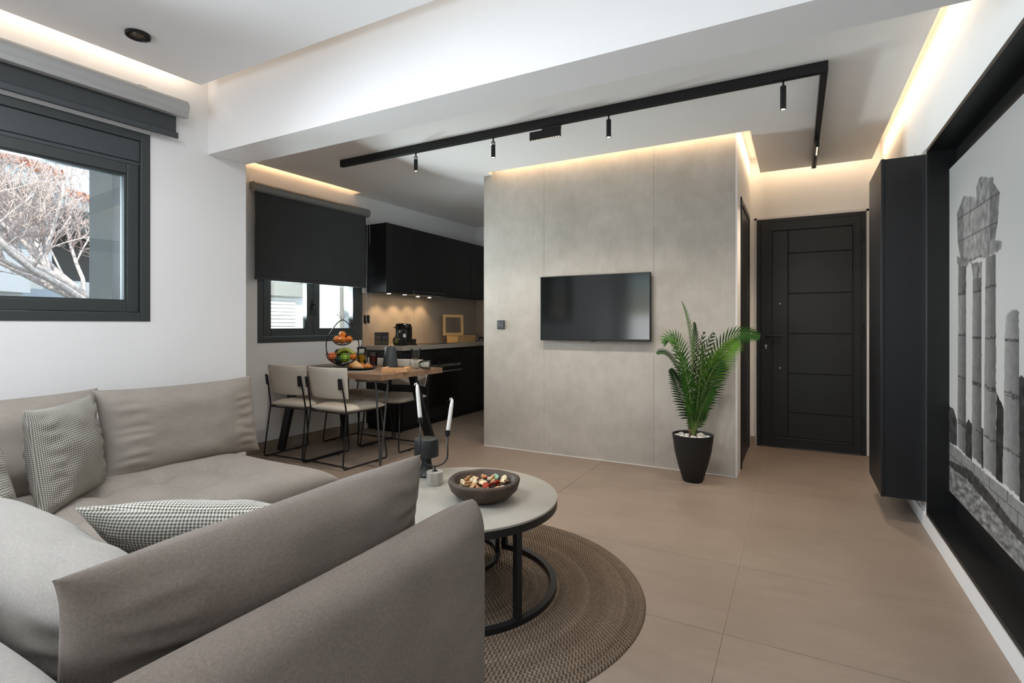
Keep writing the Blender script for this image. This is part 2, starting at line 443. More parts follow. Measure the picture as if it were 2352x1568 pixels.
# ------------------------------------------------------------------ floor
bm = B(); box(bm, -4.9, .80, -2.75, 6.75, -.12, -.003); floor = struct('floor', bm, M['grout'])
xs = [-5.04 + 1.2 * k for k in range(6)]; ys = [2.10 + .625 * k for k in range(-8, 9)]
for i in range(5):
    for j in range(len(ys) - 1):
        x0, x1 = max(xs[i], -4.6), min(xs[i + 1], .655); y0, y1 = max(ys[j], -2.62), min(ys[j + 1], 6.6)
        if x1 - x0 < .05 or y1 - y0 < .05: continue
        g = .0013; bm = B(); box(bm, x0 + g, x1 - g, y0 + g, y1 - g, -.012, 0, .0008, seg=1)
        mk('tile', bm, M['tile'], floor)

# ------------------------------------------------------------------ walls
def wall_open(x0, x1, z0, z1, y0, y1, holes):
    # wall in local coords with rectangular holes (hx0,hx1,hz0,hz1), sorted by x
    bm = B(); cur = x0
    for hx0, hx1, hz0, hz1 in holes:
        if hx0 > cur: box(bm, cur, hx0, y0, y1, z0, z1)
        if hz0 > z0: box(bm, hx0, hx1, y0, y1, z0, hz0)
        if hz1 < z1: box(bm, hx0, hx1, y0, y1, hz1, z1)
        cur = hx1
    if cur < x1: box(bm, cur, x1, y0, y1, z0, z1)
    return bm
struct('wall_left', wall_open(-4.75, .232, 0, 2.74, 0, .30, [(-1.75, -.339, 1.17, 2.224)]), M['wall'], None, LW, LW_ROT)
struct('wall_kitchen', wall_open(-2.20, 2.40, 0, 2.74, 0, .28, [(-1.21, .025, .985, 2.15)]), M['wall'], None, KW, KW_ROT)
bm = B(); box(bm, -4.6, -3.21, 2.10, 2.22, 0, 2.74); struct('wall_partition', bm, M['wall'])
bm = B(); box(bm, -4.4, -.40, 6.50, 6.62, 0, 2.74); struct('wall_back', bm, M['wall'])
bm = B(); box(bm, -.55, .95, 5.57, 5.72, 0, 2.74)
o = struct('wall_entrance', bm, M['wall'])
struct('wall_rear', wall_open(-4.6, .95, 0, 2.74, -2.74, -2.60, [(-3.15, -1.15, .15, 2.40)]), M['wall'])
# right wall with the picture niche cut in
bm = B()
for (y0, y1, z0, z1) in ((-2.7, 1.0, 0, 2.74), (1.0, 3.72, 0, .08), (1.0, 3.72, 2.14, 2.74), (3.72, 5.6, 0, 2.74)):
    box(bm, .65, .80, y0, y1, z0, z1)
struct('wall_right', bm, M['wall'])
# concrete faced block: core, side return and three big slabs
bm = B(); box(bm, -2.618, -.407, 4.312, 6.5, 0, 2.72)
core = struct('wall_concrete', bm, M['wall'])
for x0, x1 in ((-2.63, -1.9976), (-1.9966, -1.0205), (-1.0195, -.407)):
    bm = B(); box(bm, x0, x1, 4.30, 4.312, .0, 2.72, .001, seg=1); mk('slab_panel', bm, M['concrete'], core)
bm = B(); box(bm, -.407, -.395, 4.300, 4.312, 0, 2.72); mk('corner_trim', bm, M['white'], core)
struct('trim_1', prism(B(), [(-2.63, 4.2935), (-2.63, 4.3), (-.407, 4.3), (-.407, 4.2935)], 0, .004), M['white'])
# return wall (door in it) from the slab corner to the entrance wall
bm = B()
for (y0, y1, z0, z1) in ((4.312, 4.57, 0, 2.72), (4.57, 5.46, 2.155, 2.72), (5.46, 5.57, 0, 2.72)):
    box(bm, -.407, -.395, y0, y1, z0, z1)
struct('wall_return', bm, M['wall'])
dd = thing('door_2', None, None, (0, 0, 0)); dd['kind'] = 'structure'
bm = B(); box(bm, -.41, -.397, 4.60, 5.43, .006, 2.12); mk('door_leaf', bm, M['door'], dd)
bm = B(); box(bm, -.41, -.385, 4.555, 4.60, 0, 2.17); box(bm, -.41, -.392, 5.43, 5.475, 0, 2.17); box(bm, -.41, -.388, 4.60, 5.43, 2.125, 2.17)
mk('door_frame', bm, M['door'], dd)
bm = B(); tube(bm, fillet([(-.397, 4.66, 1.03), (-.355, 4.66, 1.03), (-.355, 4.78, 1.03)], .01), .008); mk('door_handle', bm, M['black'], dd, smooth=True)

# skirting
bm = B(); box(bm, .636, .65, -2.6, 5.57, 0, .08); struct('baseboard_right', bm, M['white'])
bm = B(); box(bm, -.395, -.35, 5.556, 5.57, 0, .08); struct('baseboard_entrance', bm, M['skirt_tile'])
bm = B(); box(bm, -2.05, .06, -.012, 0, 0, .085); struct('baseboard_kitchen', bm, M['skirt_tile'], None, KW, KW_ROT)
bm = B(); box(bm, -4.6, .232, -.012, 0, 0, .085); struct('baseboard_left', bm, M['skirt_tile'], None, LW, LW_ROT)

# ------------------------------------------------------------------ ceiling boards, beam
cz0, cz1 = CZ, CZ + .06
bm = B(); box(bm, -4.7, .95, -2.8, 6.75, 2.74, 2.84); struct('ceiling', bm, M['ceil'])
def cpoly(name, pts): return struct(name, prism(B(), pts, cz0, cz1), M['ceil'])
ke = lambda b: kw(b) + .115
le = lambda b: lw(b) + .112
c2 = B()
prism(c2, [(ke(2.22), 2.22), (.565, 2.22), (.565, 4.21), (-.30, 4.21), (-2.54, 4.21), (ke(4.21), 4.21)], cz0, cz1)
prism(c2, [(kw(4.21), 4.2101), (-2.54, 4.2101), (-2.54, 4.299), (-2.63, 4.299), (-2.63, 6.5), (kw(6.5), 6.5)], cz0, cz1)
prism(c2, [(-.30, 4.2101), (.565, 4.2101), (.565, 5.42), (-.30, 5.42)], cz0, cz1)
struct('ceiling_kitchen', c2, M['ceil'])
cpoly('ceiling_living', [(le(-2.6), -2.6), (.565, -2.6), (.565, 1.865), (le(1.865), 1.865)])
bm = B(); box(bm, -3.30, .65, 1.975, 2.22, 2.206, 2.74); struct('ceiling_beam', bm, M['wall'])

# ------------------------------------------------------------------ left window (local frame of the wall)
def rect_frame(bm, x0, x1, z0, z1, w, y0, y1, bev=.003, wt=None, wb=None):
    wt = w if wt is None else wt; wb = w if wb is None else wb
    box(bm, x0, x0 + w, y0, y1, z0, z1, bev); box(bm, x1 - w, x1, y0, y1, z0, z1, bev)
    box(bm, x0 + w, x1 - w, y0, y1, z1 - wt, z1, bev); box(bm, x0 + w, x1 - w, y0, y1, z0, z0 + wb, bev)
W1 = thing('window_1', None, None, LW, LW_ROT); W1['kind'] = 'structure'
bm = B(); rect_frame(bm, -1.75, -.339, 1.17, 2.224, .048, -.006, .09); mk('window_frame', bm, M['anth'], W1)
bm = B(); box(bm, -1.702, -.387, .005, .12, 2.060, 2.176, .004); box(bm, -1.702, -.387, .012, .1, 2.040, 2.058); mk('shutter_box', bm, M['anth_box'], W1)
bm = B(); rect_frame(bm, -1.70, -.389, 1.220, 2.040, .058, .012, .075, .004); rect_frame(bm, -1.645, -.444, 1.275, 1.985, .014, .022, .07, .002)
mk('window_sash', bm, M['anth'], W1)
bm = B(); box(bm, -1.635, -.455, .046, .050, 1.285, 1.975); mk('pane', bm, M['pane'], W1)
bm = B(); box(bm, -.405, -.345, .10, .298, 1.20, 2.06); mk('shutter_guide', bm, M['groove'], W1)
bl = thing('roller_blind', 'grey roller blind rolled almost fully up above the bare-tree window', 'blind', LW, LW_ROT)
bm = B(); tube(bm, [(-1.95, -.062, 2.408), (-.18, -.062, 2.408)], .052, 24); box(bm, -1.95, -.18, -.06, -.002, 2.40, 2.462, .004); box(bm, -1.95, -.18, -.105, -.075, 2.352, 2.40, .004); mk('cassette', bm, M['cassette_l'], bl, smooth=True, sharp=40)
bm = B(); box(bm, -1.93, -.225, -.052, -.050, 2.262, 2.40); box_uv(mk('blind_cloth', bm, M['blind'], bl))
bm = B(); box(bm, -1.93, -.215, -.060, -.044, 2.232, 2.266, .004); mk('bottom_bar', bm, M['anth_box'], bl)
bm = B(); box(bm, -.42, -.38, -.06, -.002, 2.462, 2.468); box(bm, -.41, -.39, -.012, -.002, 2.462, 2.482); mk('bracket', bm, M['cassette'], bl)

# ------------------------------------------------------------------ kitchen window
W2 = thing('window_2', None, None, KW, KW_ROT); W2['kind'] = 'structure'
bm = B(); rect_frame(bm, -1.21, .025, .985, 2.15, .055, -.006, .08); mk('window_frame', bm, M['anth'], W2)
for x0, x1, s in ((-1.155, -.615, 0), (-.615, -.03, 1)):
    f = mk('window_sash', (rect_frame(bm := B(), x0 + .001, x1 - .001, 1.042, 2.093, .075, -.008, .055, .004), bm)[1], M['anth'], W2)
    bm = B(); box(bm, x0 + .07, x1 - .07, .022, .027, 1.11, 2.03); mk('pane', bm, M['pane'], f)
bm = B(); box(bm, -.635, -.615, -.016, -.006, 1.30, 1.40, .003); box(bm, -.632, -.618, -.045, -.012, 1.34, 1.36, .003); box(bm, -.634, -.616, -.052, -.038, 1.24, 1.36, .004); mk('window_handle', bm, M['black'], W2)
bl = thing('roller_blind', 'dark grey roller blind pulled halfway down over the kitchen window', 'blind', KW, KW_ROT)
bm = B(); tube(bm, [(-1.29, -.060, 2.376), (.055, -.060, 2.376)], .047, 24); box(bm, -1.29, .055, -.058, -.002, 2.36, 2.424, .004); mk('cassette', bm, M['cassette'], bl, smooth=True, sharp=40)
bm = B(); n = 24
uvl = bm.loops.layers.uv.new('UVMap')
for k in range(n):                                   # a slightly bowed cloth
    def pt(t): return (-.078 - .012 * sin(pi * t), 2.35 - .78 * t)
    (ya, za), (yb, zb) = pt(k / n), pt((k + 1) / n)
    inset = lambda t: .008 * sin(pi * t) * (1 if t > .4 else .4)
    vs = [bm.verts.new(p) for p in ((-1.285 - inset(k / n), ya, za), (.010, ya, za), (.010, yb, zb), (-1.285 - inset((k + 1) / n), yb, zb))]
    f = bm.faces.new(vs)
    for lp in f.loops: lp[uvl].uv = (lp.vert.co.x, lp.vert.co.z)
bmesh.ops.remove_doubles(bm, verts=bm.verts[:], dist=1e-5)
o = mk('blind_cloth', bm, M['blind'], bl, smooth=True); sm = o.modifiers.new('thick', 'SOLIDIFY'); sm.thickness = .0012
bm = B(); box(bm, -1.287, .012, -.084, -.072, 1.553, 1.580, .004); mk('bottom_bar', bm, M['blind'], bl); box_uv(bl.children[-1])
bm = B()
tube(bm, fillet([(.052, -.06, 2.33), (.045, -.05, 1.20), (.085, -.05, 1.12), (.125, -.05, 1.20), (.080, -.06, 2.33)], .05, 8), .0022, 6, cap=True); mk('pull_chain', bm, M['white'], bl, smooth=True)

# ------------------------------------------------------------------ exterior
bm = B(); box(bm, -22, -3.6, -12, 30, -3.2, -3.0); tag(struct('ground_street', bm, M['ground']), kind='structure')
# pale pier of our own building right of the living room window
bm = B(); box(bm, -4.745, -3.60, 2.00, 2.08, -3, 3.2); tag(mk('pier', bm, M['ext_grey']), 'pale grey rendered wall fin just outside the left window', 'wall fin')
bm = B(); box(bm, -4.6, 1.0, -6.2, -2.75, 2.6, 2.75); box(bm, -.95, -.80, -6.2, -2.75, -3, 2.6); tag(mk('sun_blocker', bm, M['ext_white']), kind='structure')  # unseen slab and side wall added to keep sun out of the rear window
# apartment block across the street
ap = thing('apartment_building', 'white balconied building with terracotta roof edge beyond the tree', 'building', (0, 0, 0))
R1 = Rz(radians(28.4))
def extm(o): o.matrix_local = R1; return o
def ebox(name, m, bs, **k):
    bm = B()
    for b in bs: box(bm, *b)
    o = mk(name, bm, m, ap); o.matrix_local = R1; return o
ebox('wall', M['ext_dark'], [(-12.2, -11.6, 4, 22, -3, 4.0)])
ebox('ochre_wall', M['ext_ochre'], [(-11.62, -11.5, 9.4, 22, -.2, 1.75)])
ebox('eave_slab', M['ext_white'], [(-12.2, -8.9, 4, 10.4, 3.72, 4.05), (-12.2, -9.3, 10.4, 22, 3.62, 3.86)])
ebox('fin_wall', M['ext_white'], [(-11.6, -9.2, 10.2, 10.42, 2.4, 3.9)])
ebox('fin_wall', M['ext_white'], [(-11.6, -9.0, 6.0, 6.2, 1.9, 3.8)])
ebox('column', M['ext_white'], [(-9.3, -9.1, 10.2, 10.42, 2.2, 3.8)])
for (x0, x1, y0, y1, z0, z1) in ((-9.2, -9.05, 4, 9.9, 1.75, 2.55), (-9.6, -9.45, 9.9, 22, 1.55, 2.1), (-9.2, -9.05, 4, 22, -1.2, -.1)):
    ebox('parapet', M['ext_white'], [(x0, x1, y0, y1, z0, z1)])
ebox('balcony_floor', M['ext_white'], [(-11.6, -9.2, 4, 9.9, 1.62, 1.76), (-11.6, -9.6, 9.9, 22, 1.45, 1.56), (-11.6, -9.2, 4, 22, -1.3, -1.2)])
ebox('window', M['gloss'], [(-11.6, -11.55, 11.2, 12.4, 2.0, 3.4)])
ebox('window', M['gloss'], [(-11.6, -11.55, 7.0, 8.4, 1.9, 3.3)])
ebox('window', M['gloss'], [(-11.5, -11.45, 12.0, 13.6, -.1, 1.4)])
rf = ebox('roof', M['roof'], [(-14, -8.95, 4, 10.4, 4.05, 4.08), (-14, -9.35, 10.4, 22, 3.86, 3.89)])
random.seed(4)
for k in range(58):
    y = 4.1 + k * .26; z = 4.10 if y < 10.35 else 3.91; xf = -8.85 if y < 10.35 else -9.25
    bm = B(); lathe(bm, [(0, 0), (.10, 0), (.085, .9), (0, .9)], 8, M4=Tr(xf, y, z) @ Matrix.Rotation(radians(-90 + 12), 4, 'Y'), sq=1)
    q = mk('roof_tile', bm, M['roof'], rf); 
# white house behind the kitchen window with its roller shutter
hs = thing('white_house', 'sunlit white house wall with slatted shutter outside the kitchen window', 'building', (0, 0, 0))
bm = B(); box(bm, -7.2, -6.9, 4.7, 11, -3, 6); mk('wall', bm, M['ext_white'], hs)
sh = None
for k in range(26):
    bm = B(); box(bm, -6.90, -6.872 , 4.75, 5.62, .14 + k * .055, .188 + k * .055, .006, seg=1)
    mk('shutter_slat', bm, M['ext_white'], hs)
bm = B(); box(bm, -6.9, -6.80, 4.72, 5.7, 1.58, 2.3, .01); mk('shutter_housing', bm, M['ext_grey'], hs)
bm = B(); box(bm, -6.9, -6.84, 6.55, 6.75, -3, 4); mk('downpipe', bm, M['ext_grey'], hs)

# bare tree: boughs enter from the right bottom and fork upwards to the left
random.seed(11)
TR = thing('bare_tree', 'leafless tree with pale sunlit branches outside the left window', 'tree', (-7.3, 3.4, -3.0))
bough = B(); twg = B()
def grow(p, d, r, L, depth):
    segs = 5; pts = [p.copy()]; rs = [r]; q = p.copy(); dd = d.normalized()
    for k in range(segs):
        dd = (dd + Vector((random.uniform(-.2, .2), random.uniform(-.2, .2), random.uniform(-.14, .22)))).normalized()
        q = q + dd * (L / segs); pts.append(q.copy()); rs.append(r * (1 - .45 * (k + 1) / segs))
    tube(bough if depth < 3 else twg, pts, rs, 6 if depth < 3 else 4)
    if depth >= 5: return
    nb = (4, 5, 4, 3, 3)[depth]
    for k in range(nb):
        i = random.randint(1, segs); base = pts[i]
        sd = Vector((random.uniform(-1, 1), random.uniform(-1, 1), random.uniform(-.15, 1.0)))
        nd = (dd * .55 + sd * .75).normalized()
        grow(base, nd, max(.004, rs[i] * random.uniform(.5, .68)), L * random.uniform(.5, .72), depth + 1)
root = Vector((0, 0, 0)); fork = Vector((.2, -.2, 4.3))
tube(bough, [root, (.06, -.02, 2.2), fork], [.13, .10, .085], 10)
for d in ((-.1, -1, .25), (.15, -.9, .55), (-.4, -.6, .7), (.1, .3, 1.0), (.2, -.8, .05), (-.5, .5, .5)):
    grow(fork, Vector(d), .045, 1.7, 0)
mk('bough', bough, M['bark'], TR, smooth=True)
tag(mk('twig', twg, M['twig'], TR, smooth=True), kind='stuff')

# ------------------------------------------------------------------ rug
RC = (-1.3205, 1.946)
bm = B(); NR, NA, RR = 36, 144, .80
rad = []
for k in range(NR):
    r0 = RR * k / NR; r1 = RR * (k + 1) / NR
    for t in (0.04, .2, .5, .8): rad.append((r0 + (r1 - r0) * t, .0035 + .0055 * sin(pi * t) ** .6))
rad += [(RR, .0035), (RR + .001, 0.0006)]
prev = None; cv = bm.verts.new((0, 0, .006))
for r, z in rad:
    ring = []
    for i in range(NA):
        t = 2 * pi * i / NA; wob = 1 + .0035 * sin(3 * t + 1) + .002 * sin(7 * t)
        ring.append(bm.verts.new((r * wob * cos(t), r * wob * sin(t), z)))
    if prev is None:
        for i in range(NA): bm.faces.new((cv, ring[i], ring[(i + 1) % NA]))
    else:
        for i in range(NA): bm.faces.new((prev[i], ring[i], ring[(i + 1) % NA], prev[(i + 1) % NA]))
    prev = ring
s = NT('braided_jute'); tc = s.n('ShaderNodeTexCoord'); sp = s.n('ShaderNodeSeparateXYZ'); s.l(tc.outputs['Object'], sp.inputs[0])
X, Y = sp.outputs[0], sp.outputs[1]
rr = s.math('SQRT', s.math('ADD', s.math('MULTIPLY', X, X), s.math('MULTIPLY', Y, Y)))
an = s.math('ARCTAN2', Y, X)
ring_i = s.math('FLOOR', s.math('MULTIPLY', rr, NR / RR)); fr = s.math('FRACT', s.math('MULTIPLY', rr, NR / RR))
arcl = s.math('MULTIPLY', s.math('MULTIPLY', an, s.math('ADD', ring_i, .5)), RR / NR)
chev = s.math('ABSOLUTE', s.math('SUBTRACT', fr, .5))
ph = s.math('ADD', s.math('MULTIPLY', arcl, 2 * pi / .017), s.math('MULTIPLY', chev, 7.0))
st = s.math('SINE', ph)
v = s.coord('Object'); n1 = s.noise(v, 190, 2, .6); n2 = s.noise(v, 3, 3)
wn = s.n('ShaderNodeTexWhiteNoise', noise_dimensions='1D'); s.l(ring_i, wn.inputs['W'])
f = s.math('ADD', s.math('MULTIPLY', st, .16), s.math('ADD', s.math('MULTIPLY', n1, .55), s.math('ADD', s.math('MULTIPLY', n2, .15), s.math('MULTIPLY', wn.outputs[0], .12))))
s.l(s.ramp(f, [(.18, srgb((74, 62, 50))), (.45, srgb((112, 97, 82))), (.75, srgb((158, 146, 132)))]), s.b.inputs['Base Color'])
s.b.inputs['Roughness'].default_value = .9; s.b.inputs['Specular IOR Level'].default_value = .15
s.l(s.bump(s.math('ADD', st, n1), .8, .003), s.b.inputs['Normal'])
rug = mk('round_rug', bm, s.m, None, (RC[0], RC[1], 0), smooth=True)
tag(rug, 'round braided brown jute rug under the coffee table', 'rug')

# ------------------------------------------------------------------ coffee tables
ct = thing('coffee_table', 'large round coffee table with pale ceramic top and black ring base', 'table', (RC[0], RC[1], .008))
bm = B(); lathe(bm, [(0, .382), (.432, .382), (.436, .384), (.436, .392), (.432, .394), (0, .394)], 96); mk('tabletop', bm, M['tabletop'], ct, smooth=True, sharp=30)
bm = B(); lathe(bm, [(0, .352), (.430, .352), (.4355, .354), (.4355, .3815), (0, .3815)], 96); mk('rim', bm, M['black'], ct, smooth=True, sharp=30)
bm = B()
def flatring(bm, cx, cy, r, a0, a1, n, w_, h, z=0):
    P = []
    for i in range(n + 1):
        t = radians(a0 + (a1 - a0) * i / n)
        P.append([bm.verts.new((cx + q * cos(t), cy + q * sin(t), zz)) for q, zz in ((r - w_ / 2, z), (r + w_ / 2, z), (r + w_ / 2, z + h), (r - w_ / 2, z + h))])
    for a, b in zip(P, P[1:]):
        for k in range(4): bm.faces.new((a[k], a[(k + 1) % 4], b[(k + 1) % 4], b[k]))
    bm.faces.new(P[0][::-1]); bm.faces.new(P[-1])
flatring(bm, 0, 0, .420, -205, 92, 72, .028, .022); mk('base_ring', bm, M['black'], ct)
for t in (-23.4, 90, -150):
    bm = B(); box(bm, -.013, .013, -.013, .013, .022, .352, .001, M4=Tr(.415 * cos(radians(t)), .415 * sin(radians(t)), 0) @ Rz(radians(t))); mk('leg', bm, M['black'], ct)
c2t = thing('nesting_table', 'smaller round black-framed table nested underneath the large coffee table', 'table', (RC[0] - .205, RC[1] + .205, .008))
bm = B(); lathe(bm, [(0, .328), (.262, .328), (.262, .338), (0, .338)], 64); mk('tabletop', bm, M['tabletop'], c2t)
bm = B(); lathe(bm, [(0, .305), (.262, .305), (.262, .3275), (0, .3275)], 64); mk('rim', bm, M['black'], c2t)
bm = B(); flatring(bm, 0, 0, .250, -95, 150, 56, .024, .020); mk('base_ring', bm, M['black'], c2t)
for t in (28, 148, -92):
    bm = B(); box(bm, -.011, .011, -.011, .011, .020, .305, .001, M4=Tr(.247 * cos(radians(t)), .247 * sin(radians(t)), 0) @ Rz(radians(t))); mk('leg', bm, M['black'], c2t)
TZ = .4022
# bowl with potpourri
bx, by = .8796 * -.120 - .4756 * 2.275, .4756 * -.120 + .8796 * 2.275
bw = thing('wooden_bowl', 'dark carved wooden bowl full of potpourri on the coffee table', 'bowl', (bx, by, TZ))
bm = B(); lathe(bm, [(0, 0), (.085, 0), (.118, .018), (.142, .045), (.155, .078), (.152, .086), (.140, .088), (.130, .082), (.118, .05), (.09, .026), (0, .022)], 56)
for v in bm.verts:
    q = noise.noise(v.co * 14) * .006; v.co.x += q * v.co.x * 5; v.co.y += q * v.co.y * 5; v.co.z += noise.noise(v.co * 9 + Vector((3, 1, 7))) * .006 if v.co.z > .01 else 0
mk('bowl_body', bm, M['bowl'], bw, smooth=True)
random.seed(3)
PC = [('pale cream dried pod', (224, 206, 168)), ('tan dried seed husk', (196, 150, 104)), ('rust red dried petal', (160, 52, 26)), ('pale green dried leaf curl', (148, 190, 160)), ('brown dried nutshell', (104, 72, 48))]
pm = [mat('potpourri_' + str(i), c, .75, var=.3, vscale=60) for i, (_, c) in enumerate(PC)]
def blob(bm, sx, sy, sz, seed, amp=.25, hollow=True, sub=2):
    bmesh.ops.create_icosphere(bm, subdivisions=sub, radius=1)
    for v in bm.verts:
        n_ = noise.noise(v.co * 1.6 + Vector((seed, 0, 0))); f = 1 + amp * n_
        if hollow and v.co.z > .35: v.co.z = .35 - (v.co.z - .35) * .9
        v.co = Vector((v.co.x * sx * f, v.co.y * sy * f, v.co.z * sz * f))
    return bm
placed = []
tries = 0
while len(placed) < 56 and tries < 6000:
    tries += 1
    a = random.uniform(0, 2 * pi); r = .112 * sqrt(random.random()); lv = len(placed) // 30
    z = .048 + .019 * lv + (.112 - r) * .10
    p = Vector((r * cos(a), r * sin(a), z))
    if any((p - q).length < .0245 for q in placed): continue
    placed.append(p)
wts = [0, 0, 1, 1, 4, 2, 0, 1, 0, 1, 4, 3, 1, 0, 2, 1]
for i, p in enumerate(placed):
    k = wts[i % len(wts)]; bm = B(); s_ = random.uniform(.012, .020)
    blob(bm, s_, s_ * random.uniform(.6, 1), s_ * random.uniform(.35, .7) * (.4 if k in (2, 3) else 1), i * 3.1, .35)
    o = mk('potpourri_piece', bm, pm[k], None, (bx + p.x, by + p.y, TZ + p.z), smooth=True)
    o.rotation_euler = (random.uniform(-.9, .9), random.uniform(-.9, .9), random.uniform(0, 6))
    tag(o, PC[k][0] + ' among the potpourri in the dark wooden bowl', 'potpourri', PC[k][0] + 's in the wooden bowl')
# candle holder
hx, hy = .8796 * -.363 - .4756 * 2.48, .4756 * -.363 + .8796 * 2.48
ch = thing('candle_holder', 'two-armed black candle holder on a grey marble cylinder base', 'candle holder', (hx, hy, TZ), radians(28.4))
bm = B(); lathe(bm, [(0, 0), (.037, 0), (.039, .002), (.039, .058), (.037, .060), (0, .060)], 40); mk('marble_base', bm, M['marble'], ch, smooth=True, sharp=30)
bm = B(); tube(bm, [(0, 0, .060), (0, 0, .080)], .004, 8); lathe(bm, [(0, .060), (.012, .060), (.012, .064), (0, .064)], 16)
P = [(-.068, 0, .286), (-.068, 0, .135)] + [(-.004 - .064 * cos(t), 0, .135 - .052 * sin(t)) for t in [pi * k / 16 for k in range(1, 16)]] + [(.060, 0, .135), (.060, 0, .225)]
tube(bm, P, .0036, 8); mk('arm', bm, M['black'], ch, smooth=True)
for x, z in ((-.068, .284), (.060, .224)):
    bm = B(); lathe(bm, [(0, 0), (.008, 0), (.0125, .006), (.0125, .030), (.0105, .030), (.0105, .008), (0, .008)], 20, c=(x, 0, z)); mk('candle_cup', bm, M['black'], ch, smooth=True, sharp=40)
for x, z, dx, L, lab in ((-.068, .312, -.016, .170, 'taller white taper candle in the left cup of the holder, melted tip'), (.060, .252, .022, .160, 'leaning white taper candle in the lower right cup of the holder')):
    P = [Vector((x + dx * k / 6, 0, .0 + L * k / 6)) for k in range(7)]
    bm = B(); tube(bm, [(p.x - x, 0, p.z) for p in P], [.0102, .0100, .0098, .0096, .0094, .0090, .0055], 16)
    t = P[-1]; t0 = Vector((t.x - x, 0, t.z))
    tube(bm, [t0 - Vector((0, 0, .004)), t0 + Vector((-.003, 0, .007)), t0 + Vector((-.009, 0, .006)), t0 + Vector((-.013, 0, -.004))], [.004, .003, .0025, .002], 6)
    o = mk('taper_candle', bm, M['candle'], None, Vector((hx, hy, TZ)) + Matrix.Rotation(radians(28.4), 3, 'Z') @ Vector((x, 0, z - .015)), smooth=True)
    o.rotation_euler = (0, 0, radians(28.4)); tag(o, lab, 'candle')
# portable lamp
lx, ly = .8796 * -.425 - .4756 * 2.62, .4756 * -.425 + .8796 * 2.62
lp = thing('table_lamp', 'small black portable lamp with drum shade behind the candle holder', 'lamp', (lx, ly, TZ))
bm = B(); lathe(bm, [(0, 0), (.048, 0), (.048, .008), (.036, .020), (.026, .06), (.020, .11), (0, .11)], 32); mk('lamp_base', bm, M['black'], lp, smooth=True, sharp=40)
bm = B(); lathe(bm, [(0, .150), (.052, .150), (.052, .100), (.060, .098), (.0605, .102), (.0605, .170), (.056, .183), (.045, .187), (0, .188)], 40); mk('lamp_shade', bm, mat('charcoal_shade', (27, 30, 29), .45), lp, smooth=True, sharp=35)

# ------------------------------------------------------------------ sofa
sofa = thing('corner_sofa', 'beige linen corner sofa with tufted seat in the foreground', 'sofa', (-2.0, 1.0, 0))
def off(o, x, y, z): o.location = Vector((x, y, z)) - sofa.location; return o
def ubox(name, m, x0, x1, y0, y1, z0, z1, bev=.03, seg=3):
    bm = B(); box(bm, -(x1 - x0) / 2, (x1 - x0) / 2, -(y1 - y0) / 2, (y1 - y0) / 2, 0, z1 - z0, bev, seg=seg)
    o = mk(name, bm, m, sofa, smooth=True); box_uv(o); return off(o, (x0 + x1) / 2, (y0 + y1) / 2, z0)
M['base'] = fabric_mat('sofa_base_cloth', (122, 110, 98), (150, 138, 124), 2600, True, .95, .4)
ubox('base', M['base'], -3.10, -2.17, .22, 1.90, .03, .27, .015)
ubox('base', M['base'], -2.16, -.86, .22, 1.13, .03, .27, .015)
# feet
for x, y in ((-3.02, 1.82), (-2.25, 1.82), (-.95, 1.05), (-.95, .32)):
    bm = B(); box(bm, -.025, .025, -.025, .025, 0, .031, .003); off(mk('foot', bm, M['black'], sofa), x, y, 0)
tufts1 = [(x, y) for x in (-2.40, -2.69) for y in (.68, .92, 1.16, 1.40, 1.64)]
def seat(name, x0, x1, y0, y1, ztop, th, tufts, m, n=56):
    W, H = x1 - x0, y1 - y0; cx, cy = (x0 + x1) / 2, (y0 + y1) / 2
    tl = [(((tx - cx)), ((ty - cy))) for tx, ty in tufts]
    def fn(u, v, side):
        if side < 0: return 0
        x, y = u * W / 2, v * H / 2; d = 0
        for tx, ty in tl:
            r2 = (x - tx) ** 2 + (y - ty) ** 2; d -= .055 * math.exp(-r2 / .0046)
        for i, (ax, ay) in enumerate(tl):            # shallow folds linking neighbouring buttons
            for bx_, by_ in tl[i + 1:]:
                L2 = (ax - bx_) ** 2 + (ay - by_) ** 2
                if L2 > .10: continue
                t = max(0, min(1, ((x - ax) * (bx_ - ax) + (y - ay) * (by_ - ay)) / L2)); px_, py_ = ax + t * (bx_ - ax), ay + t * (by_ - ay)
                d = min(d, d * .6 - .018 * math.exp(-((x - px_) ** 2 + (y - py_) ** 2) / .0016))
        return d
    o = pillow(name, W, H, th, m, sofa, e=9, pinch=.012, n=n, wr=.002, seed=2, fn=fn, corner=.012, edge=.45)
    # lay flat: local z -> world y, local y(+side) -> world z
    o.rotation_euler = (0, 0, 0)
    for v in o.data.vertices:
        x, y, z = v.co; v.co = (x, z - H / 2, y)
    o.data.flip_normals()
    return off(o, cx, cy, ztop - th / 2)
seat('seat_cushion', -3.02, -2.10, .30, 1.975, .432, .175, tufts1, M['linen'], 110)
seat('seat_cushion', -2.095, -.87, .30, 1.17, .425, .165, [(-1.8, .9), (-1.5, .9), (-1.2, .9), (-1.8, .62), (-1.5, .62), (-1.2, .62)], M['linen'], 60)
def backpanel(x0, x1, y0, y1, z1, m, n=40, along='Y'):
    # padded upright panel with a softly pointed top end
    L = (y1 - y0) if along == 'Y' else (x1 - x0); th = (x1 - x0) if along == 'Y' else (y1 - y0)
    o = pillow('back_panel', L, z1 - .04, th, m, sofa, e=12, pinch=.012, n=n, wr=.0025, seed=9, corner=.018, edge=.5)
    if along == 'Y': o.rotation_euler = (0, 0, radians(90))
    return off(o, (x0 + x1) / 2, (y0 + y1) / 2, .04)
backpanel(-.855, -.688, .22, 1.20, .675, M['linen_twill'], 60)
backpanel(-3.05, -.72, .22, .37, .665, M['linen_grey'], 50, 'X')
